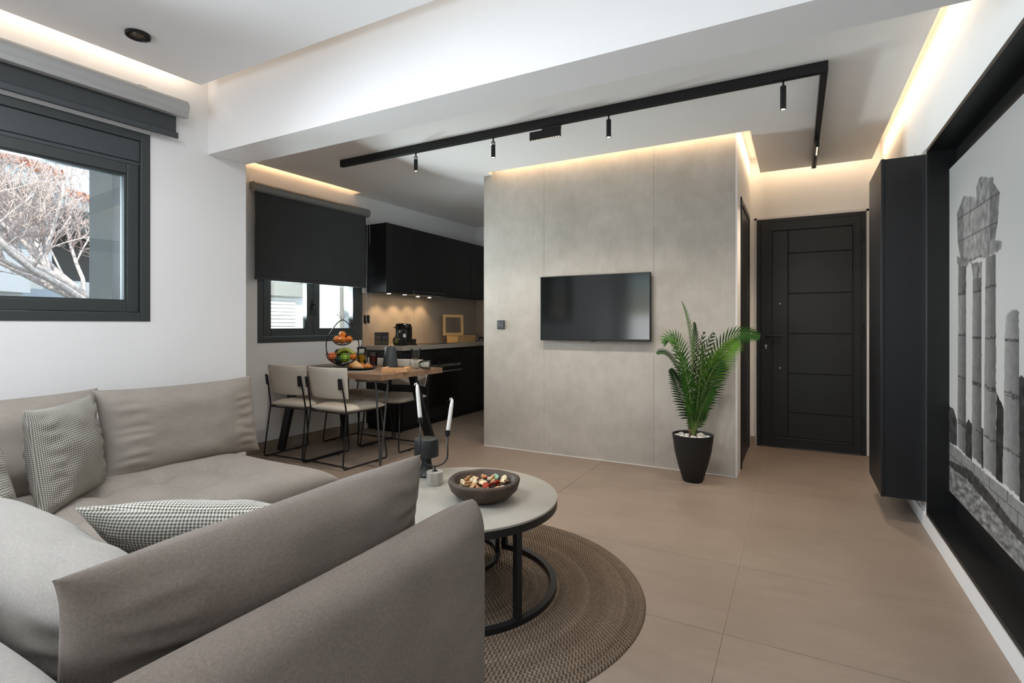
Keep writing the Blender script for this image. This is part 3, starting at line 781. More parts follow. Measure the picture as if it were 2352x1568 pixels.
backpanel(-3.16, -3.02, .26, 1.985, .66, M['linen'], 40)
# loose back cushions
def cushion(name, label, w_, h_, t_, m, loc, yaw, lean, e=3.0, pinch=.03, wr=.006, seed=0, n=40, group=None, fn=None, corner=.02, roll=0):
    o = pillow(name, w_, h_, t_, m, None, e=e, pinch=pinch, n=n, wr=wr, seed=seed, corner=corner, fn=fn)
    o.location = loc; o.rotation_euler = Euler((radians(-lean), radians(roll), 0)).to_matrix().to_4x4().to_euler()
    o.matrix_world = Tr(*loc) @ Rz(radians(yaw)) @ Matrix.Rotation(radians(-lean), 4, 'X') @ Matrix.Rotation(radians(roll), 4, 'Y')
    return tag(o, label, 'cushion', group)
cushion('back_cushion', 'wide beige back cushion at the kitchen end of the sofa under the wall', .81, .44, .25, M['linen'], (-2.885, 1.675, .397), 90, 10, 3.0, .035, .006, 1, 60, corner=.04)
cushion('back_cushion', 'beige back cushion behind the upright houndstooth pillows', .84, .44, .25, M['linen'], (-2.90, .86, .405), 90, 11, 3.0, .035, .006, 5, 56, corner=.035)
cushion('back_cushion', 'grey-beige back cushion in the bottom left corner, creased at its tip', .84, .345, .22, M['linen_grey'], (-1.43, .555, .395), 180, 15, 3.4, .03, .006, 8, 56, roll=-4)
cushion('back_cushion', 'long beige back cushion nearest the camera, leaning on the sofa back', .815, .385, .20, M['linen_twill'], (-.995, .762, .405), -90, 10, 3.2, .03, .006, 12, 72)
cushion('throw_pillow', 'square houndstooth pillow standing upright on the sofa seat', .49, .42, .16, M['hound'], (-2.67, 1.075, .41), 134, 7, 2.4, .055, .006, 21, 44)
cushion('throw_pillow', 'houndstooth pillow cut by the left edge of the picture', .46, .43, .15, M['hound'], (-2.40, .64, .41), 112, 20, 2.4, .055, .006, 31, 40)
cushion('throw_pillow', 'large-check houndstooth pillow lying back behind the nearest back cushion', .53, .44, .16, M['hound'], (-1.315, .955, .415), 208.4, 42, 2.4, .055, .006, 41, 48)

# ------------------------------------------------------------------ dining table
dt = thing('dining_table', 'brown oak dining table with black slanted legs against the kitchen window wall', 'table', (-3.6, 3.6, 0))
def doff(o): o.location = -dt.location; return o
bm = B(); prism(bm, [(kw(3.207) + .004, 3.207), (-2.92, 3.207), (-2.92, 4.03), (kw(4.03) + .004, 4.03)], .703, .75)
bmesh.ops.bevel(bm, geom=bm.edges[:], offset=.0015, segments=1, affect='EDGES'); doff(mk('tabletop', bm, M['oak'], dt))
def plank_leg(p0, p1, w0, w1, t=.02, ang=0):
    bm = B(); p0, p1 = Vector(p0), Vector(p1); ax = Vector((cos(ang), sin(ang), 0)); ay = Vector((-sin(ang), cos(ang), 0)); q = []
    for p, w_ in ((p0, w0), (p1, w1)): q.append([bm.verts.new(p + ax * sx * w_ / 2 + ay * sy * t) for sx, sy in ((-1, -1), (1, -1), (1, 1), (-1, 1))])
    bm.faces.new(q[0][::-1]); bm.faces.new(q[1])
    for k in range(4): bm.faces.new((q[0][k], q[0][(k + 1) % 4], q[1][(k + 1) % 4], q[1][k]))
    return doff(mk('leg', bm, M['black'], dt))
plank_leg((-4.17, 3.25, 0), (-4.06, 3.33, .703), .07, .09, .018, 0)
plank_leg((-2.97, 3.95, 0), (-3.12, 3.83, .703), .10, .075, .018, 0)
plank_leg((-4.12, 3.97, 0), (-4.02, 3.88, .703), .07, .09, .018, 0)
bm = B(); tube(bm, fillet([(-3.02, 3.25, .703), (-2.945, 3.222, .009), (-2.96, 3.33, .703)], .02, 4), .008, 8)
box(bm, -3.05, -2.94, 3.225, 3.36, .698, .703); doff(mk('leg', bm, mat('grey_hairpin_metal', (70, 72, 74), .4, .3), dt))
dt.children[-1]['label'] = 'thin grey hairpin leg at the near corner'

# chairs
def make_chair(label):
    t = thing('dining_chair', label, 'chair', (0, 0, 0), 0, 'dining chairs around the oak table')
    def bend(u, v, side): return 0
    o = pillow('seat', .455, .43, .074, M['chair'], t, e=4, pinch=.01, n=26, wr=.001, seed=1)
    for v in o.data.vertices:
        x, y, z = v.co; v.co = (x * (1 - .10 * ((.43 - z) / .43 - .5)), z - .215, y + .012 * (x / .23) ** 2 * 0)
    o.data.flip_normals(); o.location = (0, .015, .463)
    o = pillow('backrest', .47, .255, .045, M['chair'], t, e=3.4, pinch=.0, n=26, wr=.0008, seed=4, edge=.4)
    for v in o.data.vertices:
        x, y, z = v.co; k = (.255 - z) / .255
        v.co = (x * (1 - .10 * k), y + .055 * (x / .235) ** 2 - .035 * (z / .255), z)
    o.location = (0, -.232, .553)
    for s in (-1, 1):
        bm = B(); x = s * .222
        P = fillet([(s * .200, -.245, .715), (s * .205, -.228, .62), (s * .212, -.200, .455), (s * .232, -.255, .008), (s * .232, .235, .008), (s * .205, .185, .440)], .035, 5)
        tube(bm, P, .0065, 8); mk('side_frame', bm, M['black'], t, smooth=True)
        bm = B(); box(bm, -.017, .017, -.006, .006, -.045, .045, .003, M4=Tr(s * .199, -.253, .68) @ Rz(s * .35) @ Matrix.Rotation(radians(6), 4, 'X')); mk('bracket', bm, M['black'], t)
        bm = B(); box(bm, -.02, .02, -.01, .01, 0, .006, M4=Tr(s * .232, .10, 0)); mk('foot_pad', bm, M['black'], t)
    bm = B(); tube(bm, [(-.212, -.200, .438), (.212, -.200, .438)], .0065, 8); tube(bm, [(-.207, .190, .436), (.207, .190, .436)], .0065, 8)
    tube(bm, [(-.212, -.2, .442), (-.207, .19, .438)], .0065, 8); tube(bm, [(.212, -.2, .442), (.207, .19, .438)], .0065, 8); mk('seat_frame', bm, M['black'], t, smooth=True)
    bm = B(); tube(bm, [(-.232, -.19, .010), (.232, -.19, .010)], .006, 8); mk('crossbar', bm, M['black'], t, smooth=True)
    return t
c0 = make_chair('cream dining chair nearest the camera, back turned, by the table corner')
for i, (x, y, r, lab) in enumerate(((-3.36, 3.27, -2, None), (-3.86, 3.27, 2, 'cream dining chair beside the window wall, back turned to the camera'),
                                    (-3.36, 3.89, 180, 'cream dining chair across the table, nearer the oven'), (-3.86, 3.90, 180, 'cream dining chair across the table, nearer the kitchen window'))):
    o = c0 if i == 0 else copy_tree(c0)
    o.location = (x, y, 0); o.rotation_euler = (0, 0, radians(r))
    if lab: o['label'] = lab

# ------------------------------------------------------------------ things on the dining table
T = .75
def single(name, bm, m, loc, label, cat, rz=0, smooth=True, group=None, sharp=None):
    o = mk(name, bm, m, None, loc, smooth, sharp=sharp); o.rotation_euler = (0, 0, rz); return tag(o, label, cat, group)
def placemat(x, y, label):
    t = thing('placemat', label, 'placemat', (x, y, T))
    bm = B(); lathe(bm, [(0, 0), (.196, 0), (.196, .003), (0, .0035)], 64); o = mk('woven_disc', bm, M['mat_dark'], t); box_uv(o)
    bm = B(); tube(bm, arc(0, 0, .0026, .1985, 0, 355, 71), .0026, 6, closed=True); mk('rim', bm, M['mat_edge'], t, smooth=True)
placemat(-3.46, 3.43, 'round grey placemat under the croissant plate'); placemat(-3.98, 3.45, 'round grey placemat by the window wall')
px_, py_ = -3.43, 3.50
pl = thing('plate', 'black plate holding the croissants', 'plate', (px_, py_, T + .0055))
bm = B(); lathe(bm, [(0, 0), (.085, 0), (.138, .012), (.140, .015), (.137, .016), (.085, .005), (0, .005)], 48); mk('plate_disc', bm, M['black'], pl, smooth=True)
def croissant(x, y, z, rz, L, m, label):
    n = 22; P = []; R = []
    for k in range(n + 1):
        t = -1 + 2 * k / n; P.append((L * .5 * sin(t * 1.25) , .26 * L * (1 - cos(t * 1.25)), .0)); R.append(max(.004, .24 * L * (1 - abs(t) ** 1.8) * (1 + .16 * abs(sin(k * 1.45)))))
    P = [(p[0], p[1], R[i] * .88) for i, p in enumerate(P)]
    bm = B(); tube(bm, P, R, 12); single('croissant', bm, m, (x, y, z), label, 'croissant', rz)
pz = T + .0115
croissant(px_ - .065, py_ - .02, pz, .6, .10, M['croissant'], 'golden croissant at the left of the black plate')
croissant(px_ + .01, py_ - .055, pz, .3, .11, M['croissant_w'], 'sugared croissant at the front of the black plate')
croissant(px_ + .075, py_ + .01, pz, 1.0, .09, M['croissant'], 'small brown croissant at the right of the plate')
croissant(px_ - .03, py_ + .045, pz, .1, .09, M['croissant'], 'pastry at the back of the black plate')
croissant(px_ - .05, py_ - .01, pz + .030, .9, .07, M['croissant_w'], 'small pastry lying on top of the others')
def tumbler(x, y, liq, label, liqlabel):
    t = thing('juice_glass', label, 'glass', (x, y, T))
    bm = B(); lathe(bm, [(0, 0), (.033, 0), (.042, .135), (.0402, .135), (.0316, .008), (0, .008)], 32); mk('glass_body', bm, M['glass'], t, smooth=True, sharp=40)
    bm = B(); lathe(bm, [(0, .0085), (.0313, .0085), (.0384, .104), (0, .104)], 32); mk('juice', bm, liq, t, smooth=True, sharp=40)
tumbler(-3.775, 3.86, M['oj'], 'tall glass of orange juice behind the croissants', 'orange juice')
tumbler(-3.625, 3.87, M['red'], 'tall glass of dark red juice beside the orange juice', 'red juice')
cf = thing('carafe', 'dark grey conical carafe on the dining table', 'carafe', (-3.465, 3.93, T))
bm = B(); lathe(bm, [(0, 0), (.070, 0), (.073, .004), (.052, .178), (.046, .187), (0, .189)], 40); mk('carafe_body', bm, mat('slate_thermos', (50, 56, 60), .5), cf, smooth=True, sharp=40)
bm = B(); lathe(bm, [(0, .189), (.008, .189), (.007, .200), (0, .201)], 16); mk('lid_knob', bm, M['black'], cf, smooth=True)
fp = thing('french_press', 'black-lidded glass coffee press behind the orange juice', 'coffee press', (-3.87, 3.96, T))
bm = B(); lathe(bm, [(0, 0), (.042, 0), (.042, .16), (.040, .16), (.040, .006), (0, .006)], 28); mk('glass_body', bm, M['glass'], fp, smooth=True, sharp=40)
bm = B(); lathe(bm, [(0, .007), (.039, .007), (.039, .11), (0, .11)], 28); mk('coffee', bm, mat('coffee', (30, 20, 16), .3), fp)
bm = B(); lathe(bm, [(0, .16), (.046, .16), (.046, .172), (.03, .182), (0, .184)], 28); lathe(bm, [(0, .184), (.003, .184), (.003, .20), (0, .2)], 8); mk('lid', bm, M['black'], fp, smooth=True, sharp=35)
bm = B(); tube(bm, fillet([(.042, 0, .15), (.075, 0, .15), (.075, 0, .03), (.042, 0, .03)], .02), .006, 8); mk('handle', bm, M['black'], fp, smooth=True)
kb = thing('card_box', 'kraft card box with black window lid at the front of the table', 'box', (-3.02, 3.50, T), radians(26))
bm = B(); box(bm, -.108, .108, -.07, .07, 0, .038, .002); mk('box_body', bm, M['kraft'], kb)
bm = B(); box(bm, -.065, .068, -.045, .055, .0375, .0392); mk('window_film', bm, M['gloss'], kb)
bm = B(); box(bm, -.008, .008, -.0712, -.070, .002, .02); mk('tab', bm, mat('kraft_tab', (176, 130, 84), .7), kb)
def goblet(loc, M4, label):
    t = thing('goblet', label, 'wine glass', loc)
    bm = B(); prof = [(0, 0), (.034, 0), (.034, .003), (.008, .010), (.006, .03), (.011, .045), (.006, .06), (.009, .068)]
    lathe(bm, prof, 24); 
    outer = [(.009, .068), (.030, .092), (.042, .125), (.045, .185), (.0432, .185), (.040, .127), (.028, .096), (0, .080)]
    lathe(bm, outer, 48, rib=.035, ribn=12)
    for v in bm.verts: v.co = M4 @ v.co
    mk('goblet_body', bm, M['glass'], t, smooth=True, sharp=50)
goblet((-3.075, 3.83, T), Matrix.Identity(4), 'cut crystal goblet standing upright on the table')
goblet((-3.04, 3.70, T + .046), Rz(radians(35)) @ Matrix.Rotation(radians(90), 4, 'Y'), 'cut crystal goblet lying on its side')
# fruit stand
fx, fy = -3.80, 3.64
fs = thing('fruit_stand', 'two-tier black wire fruit stand on the dining table', 'fruit stand', (fx, fy, T), radians(28.4))
egg = []
for k in range(48):
    t = 2 * pi * k / 48; z = .225 - .215 * cos(t); wz = .168 * sin(t) * (1 - .30 * (z / .44) ** 2) * (1.0 if z < .25 else 1 - .25 * (z - .25) / .2)
    egg.append((wz, 0, z + .006))
bm = B(); tube(bm, egg, .0048, 6, closed=True)
for s_ in (-1, 1): tube(bm, [(s_ * .075, -.07, .004), (s_ * .055, 0, .02), (s_ * .075, .07, .004)], .0035, 6)
tube(bm, [(-.075, -.07, .004), (.075, -.07, .004)], .003, 6); tube(bm, [(-.075, .07, .004), (.075, .07, .004)], .003, 6); mk('egg_frame', bm, M['black'], fs, smooth=True)
bm = B()
for s_ in (-1, 1):
    tube(bm, [(s_ * .005, 0, .44), (s_ * .02, 0, .475), (s_ * .05, 0, .50), (s_ * .065, 0, .495)], .0018, 6)
    tube(bm, [(s_ * .005, 0, .44), (s_ * .012, 0, .49), (s_ * .03, 0, .515)], .0016, 6)
mk('finial', bm, M['black'], fs, smooth=True)
def basket(R, H, z0, name):
    bm = B()
    for k in range(10):
        a = pi * k / 10; tube(bm, [(R * cos(a) * sin(u), R * sin(a) * sin(u), z0 + H * (1 - cos(u)) ) for u in [(-1 + 2 * q / 14) * pi / 2 for q in range(15)]], .0018, 5)
    for u in (.35, .7, 1.0): tube(bm, [(R * sin(u * pi / 2) * cos(t), R * sin(u * pi / 2) * sin(t), z0 + H * (1 - cos(u * pi / 2))) for t in [2 * pi * q / 36 for q in range(36)]], .0024, 5, closed=True)
    for s_ in (-1, 1): tube(bm, [(s_ * R, 0, z0 + H), (s_ * (R + .008), 0, z0 + H + .02), (s_ * (R - .004), 0, z0 + H + .028)], .002, 5)
    mk(name, bm, M['black'], fs, smooth=True)
basket(.150, .105, .022, 'lower_basket'); basket(.088, .055, .205, 'upper_basket')
def fruit(name, dx, dy, dz, r, m, label, sq=1.0, sub=3):
    bm = B(); bmesh.ops.create_uvsphere(bm, u_segments=24, v_segments=16, radius=r)
    for v in bm.verts:
        v.co.z *= sq; q = sqrt(v.co.x ** 2 + v.co.y ** 2) / r; v.co.z -= (.18 * r * math.exp(-(q / .25) ** 2)) * (1 if v.co.z > 0 else -.6)
    o = mk(name, bm, m, None, Vector((fx, fy, T)) + Matrix.Rotation(radians(28.4), 3, 'Z') @ Vector((dx, dy, dz)), smooth=True)
    o.rotation_euler = (random.uniform(-.4, .4), random.uniform(-.4, .4), 0); tag(o, label, 'fruit')
fruit('orange', -.052, .00, .262, .034, M['orange'], 'orange at the left of the upper fruit basket')
fruit('orange', .010, -.030, .258, .036, M['orange'], 'orange at the front of the upper fruit basket')
fruit('orange', .062, .005, .264, .033, M['orange'], 'orange at the right of the upper fruit basket')
fruit('orange', -.006, .018, .308, .033, M['orange'], 'topmost orange in the upper fruit basket')
fruit('plum', .035, .045, .285, .030, M['plum'], 'dark plum behind the oranges in the upper basket')
fruit('peach', -.090, -.02, .098, .046, M['peach'], 'orange-red peach at the left of the lower basket', .95)
fruit('apple', .040, -.055, .092, .048, M['apple'], 'green apple at the front of the lower basket', .95)
fruit('avocado', -.022, -.045, .070, .038, M['avocado'], 'dark green avocado low in the lower basket', 1.1)
fruit('plum', -.055, .05, .135, .036, M['plum'], 'dark plum at the back of the lower basket')
fruit('orange', .105, -.01, .100, .034, M['orange'], 'small orange at the right of the lower basket')
bb = thing('banana_bunch', 'bunch of green-yellow bananas in the lower basket', 'fruit', Vector((fx, fy, T)) + Matrix.Rotation(radians(28.4), 3, 'Z') @ Vector((.03, .01, .12)), radians(28.4))
for k in range(4):
    a = -.3 + .22 * k; P = []; R = []
    for q in range(11):
        t = q / 10; P.append((-.085 + .17 * t, .05 * a * 2 + .01 * k, .0 + .050 * sin(pi * t) - .014 * k * .6)); R.append(.018 * min(1, 5 * t + .3, 5 * (1 - t) + .35))
    bm = B(); tube(bm, P, R, 8); mk('banana', bm, M['banana'], bb, smooth=True)

# ------------------------------------------------------------------ kitchen run
k0, k1 = 4.387, 6.495
lc = thing('base_cabinets', 'black handleless kitchen base cabinets under the stone worktop', 'cabinet', (-3.9, 5.4, 0))
def loff(o): o.location = -lc.location; return o
bm = B(); prism(bm, [(kw(k0) + .003, k0), (-3.715, k0), (-3.715, k1), (kw(k1) + .003, k1)], .06, .866); loff(mk('carcass', bm, M['blackl'], lc))
bm = B(); prism(bm, [(kw(k0) + .003, k0 + .03), (-3.74, k0 + .03), (-3.74, k1), (kw(k1) + .003, k1)], 0, .06); loff(mk('plinth', bm, M['blackl'], lc))
for y0, y1, z0, z1 in ((k0, 4.868, .065, .848), (4.872, 5.49, .785, .848), (4.872, 5.49, .065, .198), (5.494, 5.90, .065, .848), (5.904, k1, .065, .848)):
    bm = B(); box(bm, -3.714, -3.696, y0 + .002, y1 - .002, z0, z1, .001, seg=1); loff(mk('door_front', bm, M['blackl'], lc))
bm = B(); box(bm, -4.06, -3.706, k0 - .012, k0, .0, .866, .001, seg=1); loff(mk('side_panel', bm, M['darkblue'], lc))
wt_ = B(); prism(wt_, [(kw(k0) + .003, k0 - .012), (-3.680, k0 - .012), (-3.680, k1), (kw(k1) + .003, k1)], .873, .923)
bmesh.ops.bevel(wt_, geom=wt_.edges[:], offset=.002, segments=1, affect='EDGES')
single('worktop', wt_, M['worktop'], (0, 0, 0), 'pale stone kitchen worktop on the black cabinets', 'worktop', smooth=False)
WZ = .9235
ov = thing('oven', 'built-in black oven with steel control strip and handle', 'oven', (-3.70, 5.18, .20))
bm = B(); box(bm, -.012, .006, -.30, .30, .002, .580, .002, seg=1); mk('oven_body', bm, M['blackl'], ov)
bm = B(); box(bm, .006, .016, -.295, .295, .012, .425, .003); mk('oven_door', bm, M['gloss'], ov)
bm = B(); box(bm, .016, .0165, -.25, .25, .08, .37); mk('door_window', bm, mat('oven_window', (3, 3, 3), .15), ov)
bm = B(); box(bm, .006, .012, -.295, .295, .492, .578, .002, seg=1); mk('control_panel', bm, M['gloss'], ov)
bm = B(); box(bm, .006, .014, -.295, .295, .452, .486, .002, seg=1); mk('steel_strip', bm, M['chrome'], ov)
for y in (-.165, .165):
    bm = B(); lathe(bm, [(0, 0), (.022, 0), (.020, .022), (0, .024)], 24, M4=Tr(.012, y, .498) @ Matrix.Rotation(radians(90), 4, 'Y')); mk('knob', bm, M['black'], ov, smooth=True, sharp=40)
bm = B(); tube(bm, [(.046, -.27, .405), (.046, .27, .405)], .009, 12)
for y in (-.25, .25): tube(bm, [(.014, y, .405), (.046, y, .405)], .006, 8)
mk('handle', bm, M['chrome'], ov, smooth=True)
bm = B(); box(bm, .0165, .0168, -.02, .02, .03, .038); mk('badge', bm, M['chrome'], ov)
# upper cabinets
uc = thing('wall_cabinets', 'row of matt black wall cabinets above the backsplash', 'cabinet', (-4.0, 5.4, 1.5))
def uoff(o): o.location = -uc.location; return o
bm = B(); prism(bm, [(kw(k0) + .003, k0), (-3.948, k0), (-3.948, 6.49), (kw(6.49) + .003, 6.49)], 1.512, 2.262); uoff(mk('carcass', bm, M['darkblue'], uc))
for y0, y1, z0 in ((k0, 4.86, 1.506), (4.86, 5.48, 1.552), (5.48, 6.08, 1.506), (6.08, 6.49, 1.506)):
    bm = B(); box(bm, -3.947, -3.929, y0 + .0012, y1 - .0012, z0, 2.266, .001, seg=1); uoff(mk('door_front', bm, M['blackl'], uc))
hd = thing('range_hood', 'slim steel pull-out range hood under the black wall cabinets', 'range hood', (-3.93, 5.17, 1.506))
bm = B(); box(bm, -.14, .0, -.308, .308, -.004, .0055, .001, seg=1); box(bm, -.012, .004, -.308, .308, -.004, .040, .001, seg=1); mk('hood_body', bm, M['chrome'], hd)
bm = B(); box(bm, .004, .0052, -.303, .303, .001, .036); mk('hood_fascia', bm, M['blackl'], hd)
for i, (y, nm) in enumerate(((4.53, 'nearest the window'), (4.80, 'second from the window'), (5.04, 'third from the window'), (5.27, 'nearest the hood end'))):
    u = thing('cabinet_light', 'small round light under the wall cabinets, ' + nm, 'lamp', (-4.015, y, 1.5115))
    zz = -.022 if i in (2, 3) else -.011
    bm = B(); lathe(bm, [(0, 0), (.030, 0), (.030, zz), (.024, zz - .001), (0, zz - .001)], 24); mk('ring', bm, M['chrome'], u)
    bm = B(); lathe(bm, [(0, zz - .0012), (.022, zz - .0012), (0, zz - .003)], 24); mk('lens', bm, M['lens'], u)
    add_light('cabinet_spot', 'SPOT', (-4.015, y, 1.482), (-.28, 0, -1), 3.4, (1.0, .72, .42), spot_size=radians(95), spot_blend=.7, shadow_soft_size=.02)
# backsplash panels
bsp = [(.027, .86), (.862, 1.70), (1.702, 2.198)]
for i, (s0, s1) in enumerate(bsp):
    bm = B(); box(bm, s0, s1, -.0102, -.001, .924, 1.505, .0006, seg=1)
    o = mk('trim_' + str(i + 2), bm, M['splash'], None, KW); o.rotation_euler = (0, 0, KW_ROT); o['kind'] = 'structure'
bm = B(); box(bm, -4.118, -2.64, 6.488, 6.4985, .0, 1.535); o = mk('trim_5', bm, M['splash']); o['kind'] = 'structure'
ou = thing('wall_outlet', 'black socket plate on the backsplash behind the blind chain', 'socket', KW + Matrix.Rotation(KW_ROT, 3, 'Z') @ Vector((.085, -.011, 1.215)), KW_ROT)
bm = B(); box(bm, -.040, .040, -.008, 0, -.045, .045, .002); mk('plate', bm, M['black'], ou)
bm = B(); box(bm, -.018, .018, -.0098, -.0078, -.03, -.002, .001); box(bm, -.018, .018, -.0098, -.0078, .004, .03, .001); mk('socket_insert', bm, M['gloss'], ou)
# things on the worktop
cm = thing('coffee_machine', 'black capsule coffee machine on the worktop', 'coffee machine', (-3.975, 4.74, WZ), radians(12))
bm = B(); box(bm, -.075, .075, -.075, .075, .0, .225, .028, seg=4); mk('machine_body', bm, M['black'], cm, smooth=True, sharp=60)
bm = B(); box(bm, -.082, .082, -.080, .05, .165, .245, .03, seg=4); mk('head', bm, M['gloss'], cm, smooth=True, sharp=60)
bm = B(); tube(bm, [(-.118, -.03, .196), (.118, -.03, .196)], .006, 8); mk('lever', bm, M['black'], cm, smooth=True)
bm = B(); box(bm, -.012, .012, -.11, -.07, .135, .165, .004); mk('spout', bm, M['chrome'], cm)
bm = B(); box(bm, -.06, .06, -.14, -.075, .0, .02, .004); mk('drip_tray', bm, M['black'], cm)
bm = B(); box(bm, .03, .062, -.0765, -.0748, .085, .125); mk('sticker', bm, M['white'], cm)
def packet(x, y, rz, c, lab):
    t = thing('card_packet', lab, 'packet', (x, y, WZ), rz)
    bm = B(); box(bm, -.038, .038, -.012, .012, 0, .145, .001, seg=1); mk('packet_box', bm, mat('packet_' + lab[:4], c, .5), t)
    bm = B()
    box(bm, -.026, .026, -.0126, -.012, .092, .0955); box(bm, -.022, .022, -.0126, -.012, .083, .086); mk('text_lines', bm, mat('print_grey', (150, 146, 136), .6), t)
    bm = B(); box(bm, -.030, .030, -.0126, -.012, .012, .05); mk('printed_picture', bm, mat('print_olive', (86, 82, 52), .6, var=.5, vscale=60), t)
packet(-4.10, 4.45, radians(28), (66, 60, 56), 'dark brown card packet on the worktop nearest the window')
packet(-4.045, 4.50, radians(28), (44, 50, 60), 'blue-black card packet just left of the coffee machine')
ob = thing('oil_bottle', 'round glass bottle of olive oil on the worktop corner', 'bottle', (-3.87, 4.50, WZ))
bm = B(); lathe(bm, [(0, .002), (.030, 0), (.044, .02), (.050, .05), (.042, .082), (.022, .10), (.017, .125), (.015, .19), (.0165, .195), (.0135, .195), (.013, .126), (.018, .102), (.038, .080), (.046, .05), (.040, .022), (0, .006)], 32); mk('bottle_glass', bm, M['glass'], ob, smooth=True)
bm = B(); lathe(bm, [(0, .0065), (.039, .022), (.0452, .05), (.040, .072), (0, .074)], 32); mk('oil', bm, mat('olive_oil', (128, 120, 22), .15), ob, smooth=True)
bm = B(); lathe(bm, [(0, .18), (.0125, .18), (.0125, .20), (.015, .20), (.015, .212), (0, .212)], 16); mk('stopper', bm, M['black'], ob)
def cup(x, y, lab):
    sc_ = thing('saucer', 'black saucer under the ' + lab, 'saucer', (x, y, WZ))
    bm = B(); lathe(bm, [(0, 0), (.035, 0), (.058, .008), (.056, .009), (.03, .004), (0, .004)], 32); mk('saucer_disc', bm, M['black'], sc_, smooth=True)
    t = thing('espresso_cup', lab, 'cup', (x, y, WZ + .0045))
    bm = B(); lathe(bm, [(0, 0), (.024, 0), (.031, .062), (.029, .062), (.022, .004), (0, .004)], 28); mk('cup_body', bm, M['black'], t, smooth=True, sharp=50)
cup(-3.82, 4.72, 'black espresso cup standing alone right of the coffee machine'); cup(-3.80, 4.48, 'black espresso cup in front of the coffee machine')
single('small_bowl', lathe(B(), [(0, 0), (.02, 0), (.045, .026), (.043, .027), (.018, .005), (0, .004)], 28), M['black'], (-3.83, 4.60, WZ), 'low black bowl between the two espresso cups', 'bowl')
hb = thing('hob', 'thin black glass hob set on the worktop', 'hob', (-3.90, 5.20, WZ - .001))
bm = B(); box(bm, -.17, .17, -.28, .28, 0, .007, .002, seg=1); mk('glass_plate', bm, M['gloss'], hb)
wb = thing('wooden_box', 'long pale wooden box at the far end of the worktop', 'box', (-3.885, 5.785, WZ))
bm = B(); box(bm, -.085, .085, -.21, .21, 0, .075, .002, seg=1); mk('box_body', bm, M['pine'], wb)
bm = B(); box(bm, -.087, .087, -.212, .212, .0755, .090, .002, seg=1); mk('lid', bm, M['pine'], wb)
pf = thing('photo_frame', 'empty pale wooden picture frame standing behind the wooden box', 'picture frame', (-3.955, 5.70, WZ + .0905), radians(48))
bm = B(); rect_frame(bm, -.135, .135, 0, .27, .034, -.012, .012, .002); 
for v in bm.verts: v.co = Matrix.Rotation(radians(-5), 4, 'X') @ v.co
mk('frame', bm, M['pine'], pf)
ct_ = thing('cat_figurine', 'tiny black cat figurine with raised tail at the worktop end', 'figurine', (-3.79, 6.13, WZ), radians(30))
bm = B(); P = [(-.035, 0, .045), (-.015, 0, .052), (.015, 0, .05), (.035, 0, .048)]; tube(bm, P, [.012, .017, .016, .012], 8)
for x in (-.03, .03):
    for y in (-.008, .008): tube(bm, [(x, y, .0), (x, y, .045)], .005, 6)
tube(bm, [(-.042, 0, .05), (-.052, 0, .085), (-.050, 0, .12)], [.006, .004, .003], 6)
bmesh.ops.create_icosphere(bm, subdivisions=2, radius=.017, matrix=Tr(.048, 0, .068))
for y in (-.009, .009): bmesh.ops.create_cone(bm, segments=6, radius1=.006, radius2=0, depth=.016, matrix=Tr(.048, y, .088), cap_ends=True)
mk('cat_body', bm, M['black'], ct_, smooth=True)

# ------------------------------------------------------------------ television, switch
tv = thing('television', 'flat black television on the concrete wall', 'television', (-1.519, 4.30, 1.295))
bm = B(); box(bm, -.488, .488, -.062, -.030, -.281, .281, .004); mk('bezel', bm, M['black'], tv)
bm = B(); box(bm, -.480, .480, -.0635, -.0615, -.262, .273); mk('screen', bm, M['screen'], tv)
bm = B(); box(bm, -.3, .3, -.032, -.001, -.18, .15, .006); mk('rear_housing', bm, M['black'], tv)
bm = B(); box(bm, -.02, .02, -.064, -.050, -.288, -.280, .001); mk('sensor', bm, M['gloss'], tv)
swi = thing('light_switch', 'small dark double light switch on the concrete wall', 'switch', (-2.44, 4.2995, 1.152))
bm = B(); box(bm, -.041, .041, -.009, 0, -.041, .041, .002); mk('plate', bm, M['anth'], swi)
for x in (-.0165, .0165):
    bm = B(); box(bm, x - .015, x + .015, -.0125, -.008, -.028, .028, .001); mk('rocker', bm, mat('switch_rocker', (84, 88, 90), .4), swi)

# ------------------------------------------------------------------ palm
PX, PY = .8796 * 1.335 - .4756 * 3.89, .4756 * 1.335 + .8796 * 3.89
pt_ = thing('potted_palm', 'green areca palm in a black ribbed pot by the concrete wall', 'plant', (PX, PY, 0), radians(28.4))
bm = B(); prof = [(0, 0), (.062, 0), (.070, .006), (.104, .12), (.128, .22), (.142, .325), (.146, .345), (.140, .347), (.134, .33), (.128, .30), (0, .30)]
lathe(bm, prof, 128, rib=.012, ribn=32); mk('pot', bm, M['pot'], pt_, smooth=True, sharp=50)
random.seed(8)
pb = B()
for k in range(130):
    a = random.uniform(0, 2 * pi); r = .118 * sqrt(random.random()); s_ = random.uniform(.010, .019)
    bmesh.ops.create_icosphere(pb, subdivisions=1, radius=1, matrix=Tr(r * cos(a), r * sin(a), .318 + random.uniform(-.004, .018)) @ Rz(a * 3) @ Matrix.Diagonal((s_, s_ * .8, s_ * .6, 1)))
tag(mk('pebbles', pb, M['pebble'], pt_, smooth=True), kind='stuff')
def bez(p0, p1, p2, p3, t):
    return p0 * (1 - t) ** 3 + p1 * 3 * t * (1 - t) ** 2 + p2 * 3 * t * t * (1 - t) + p3 * t ** 3
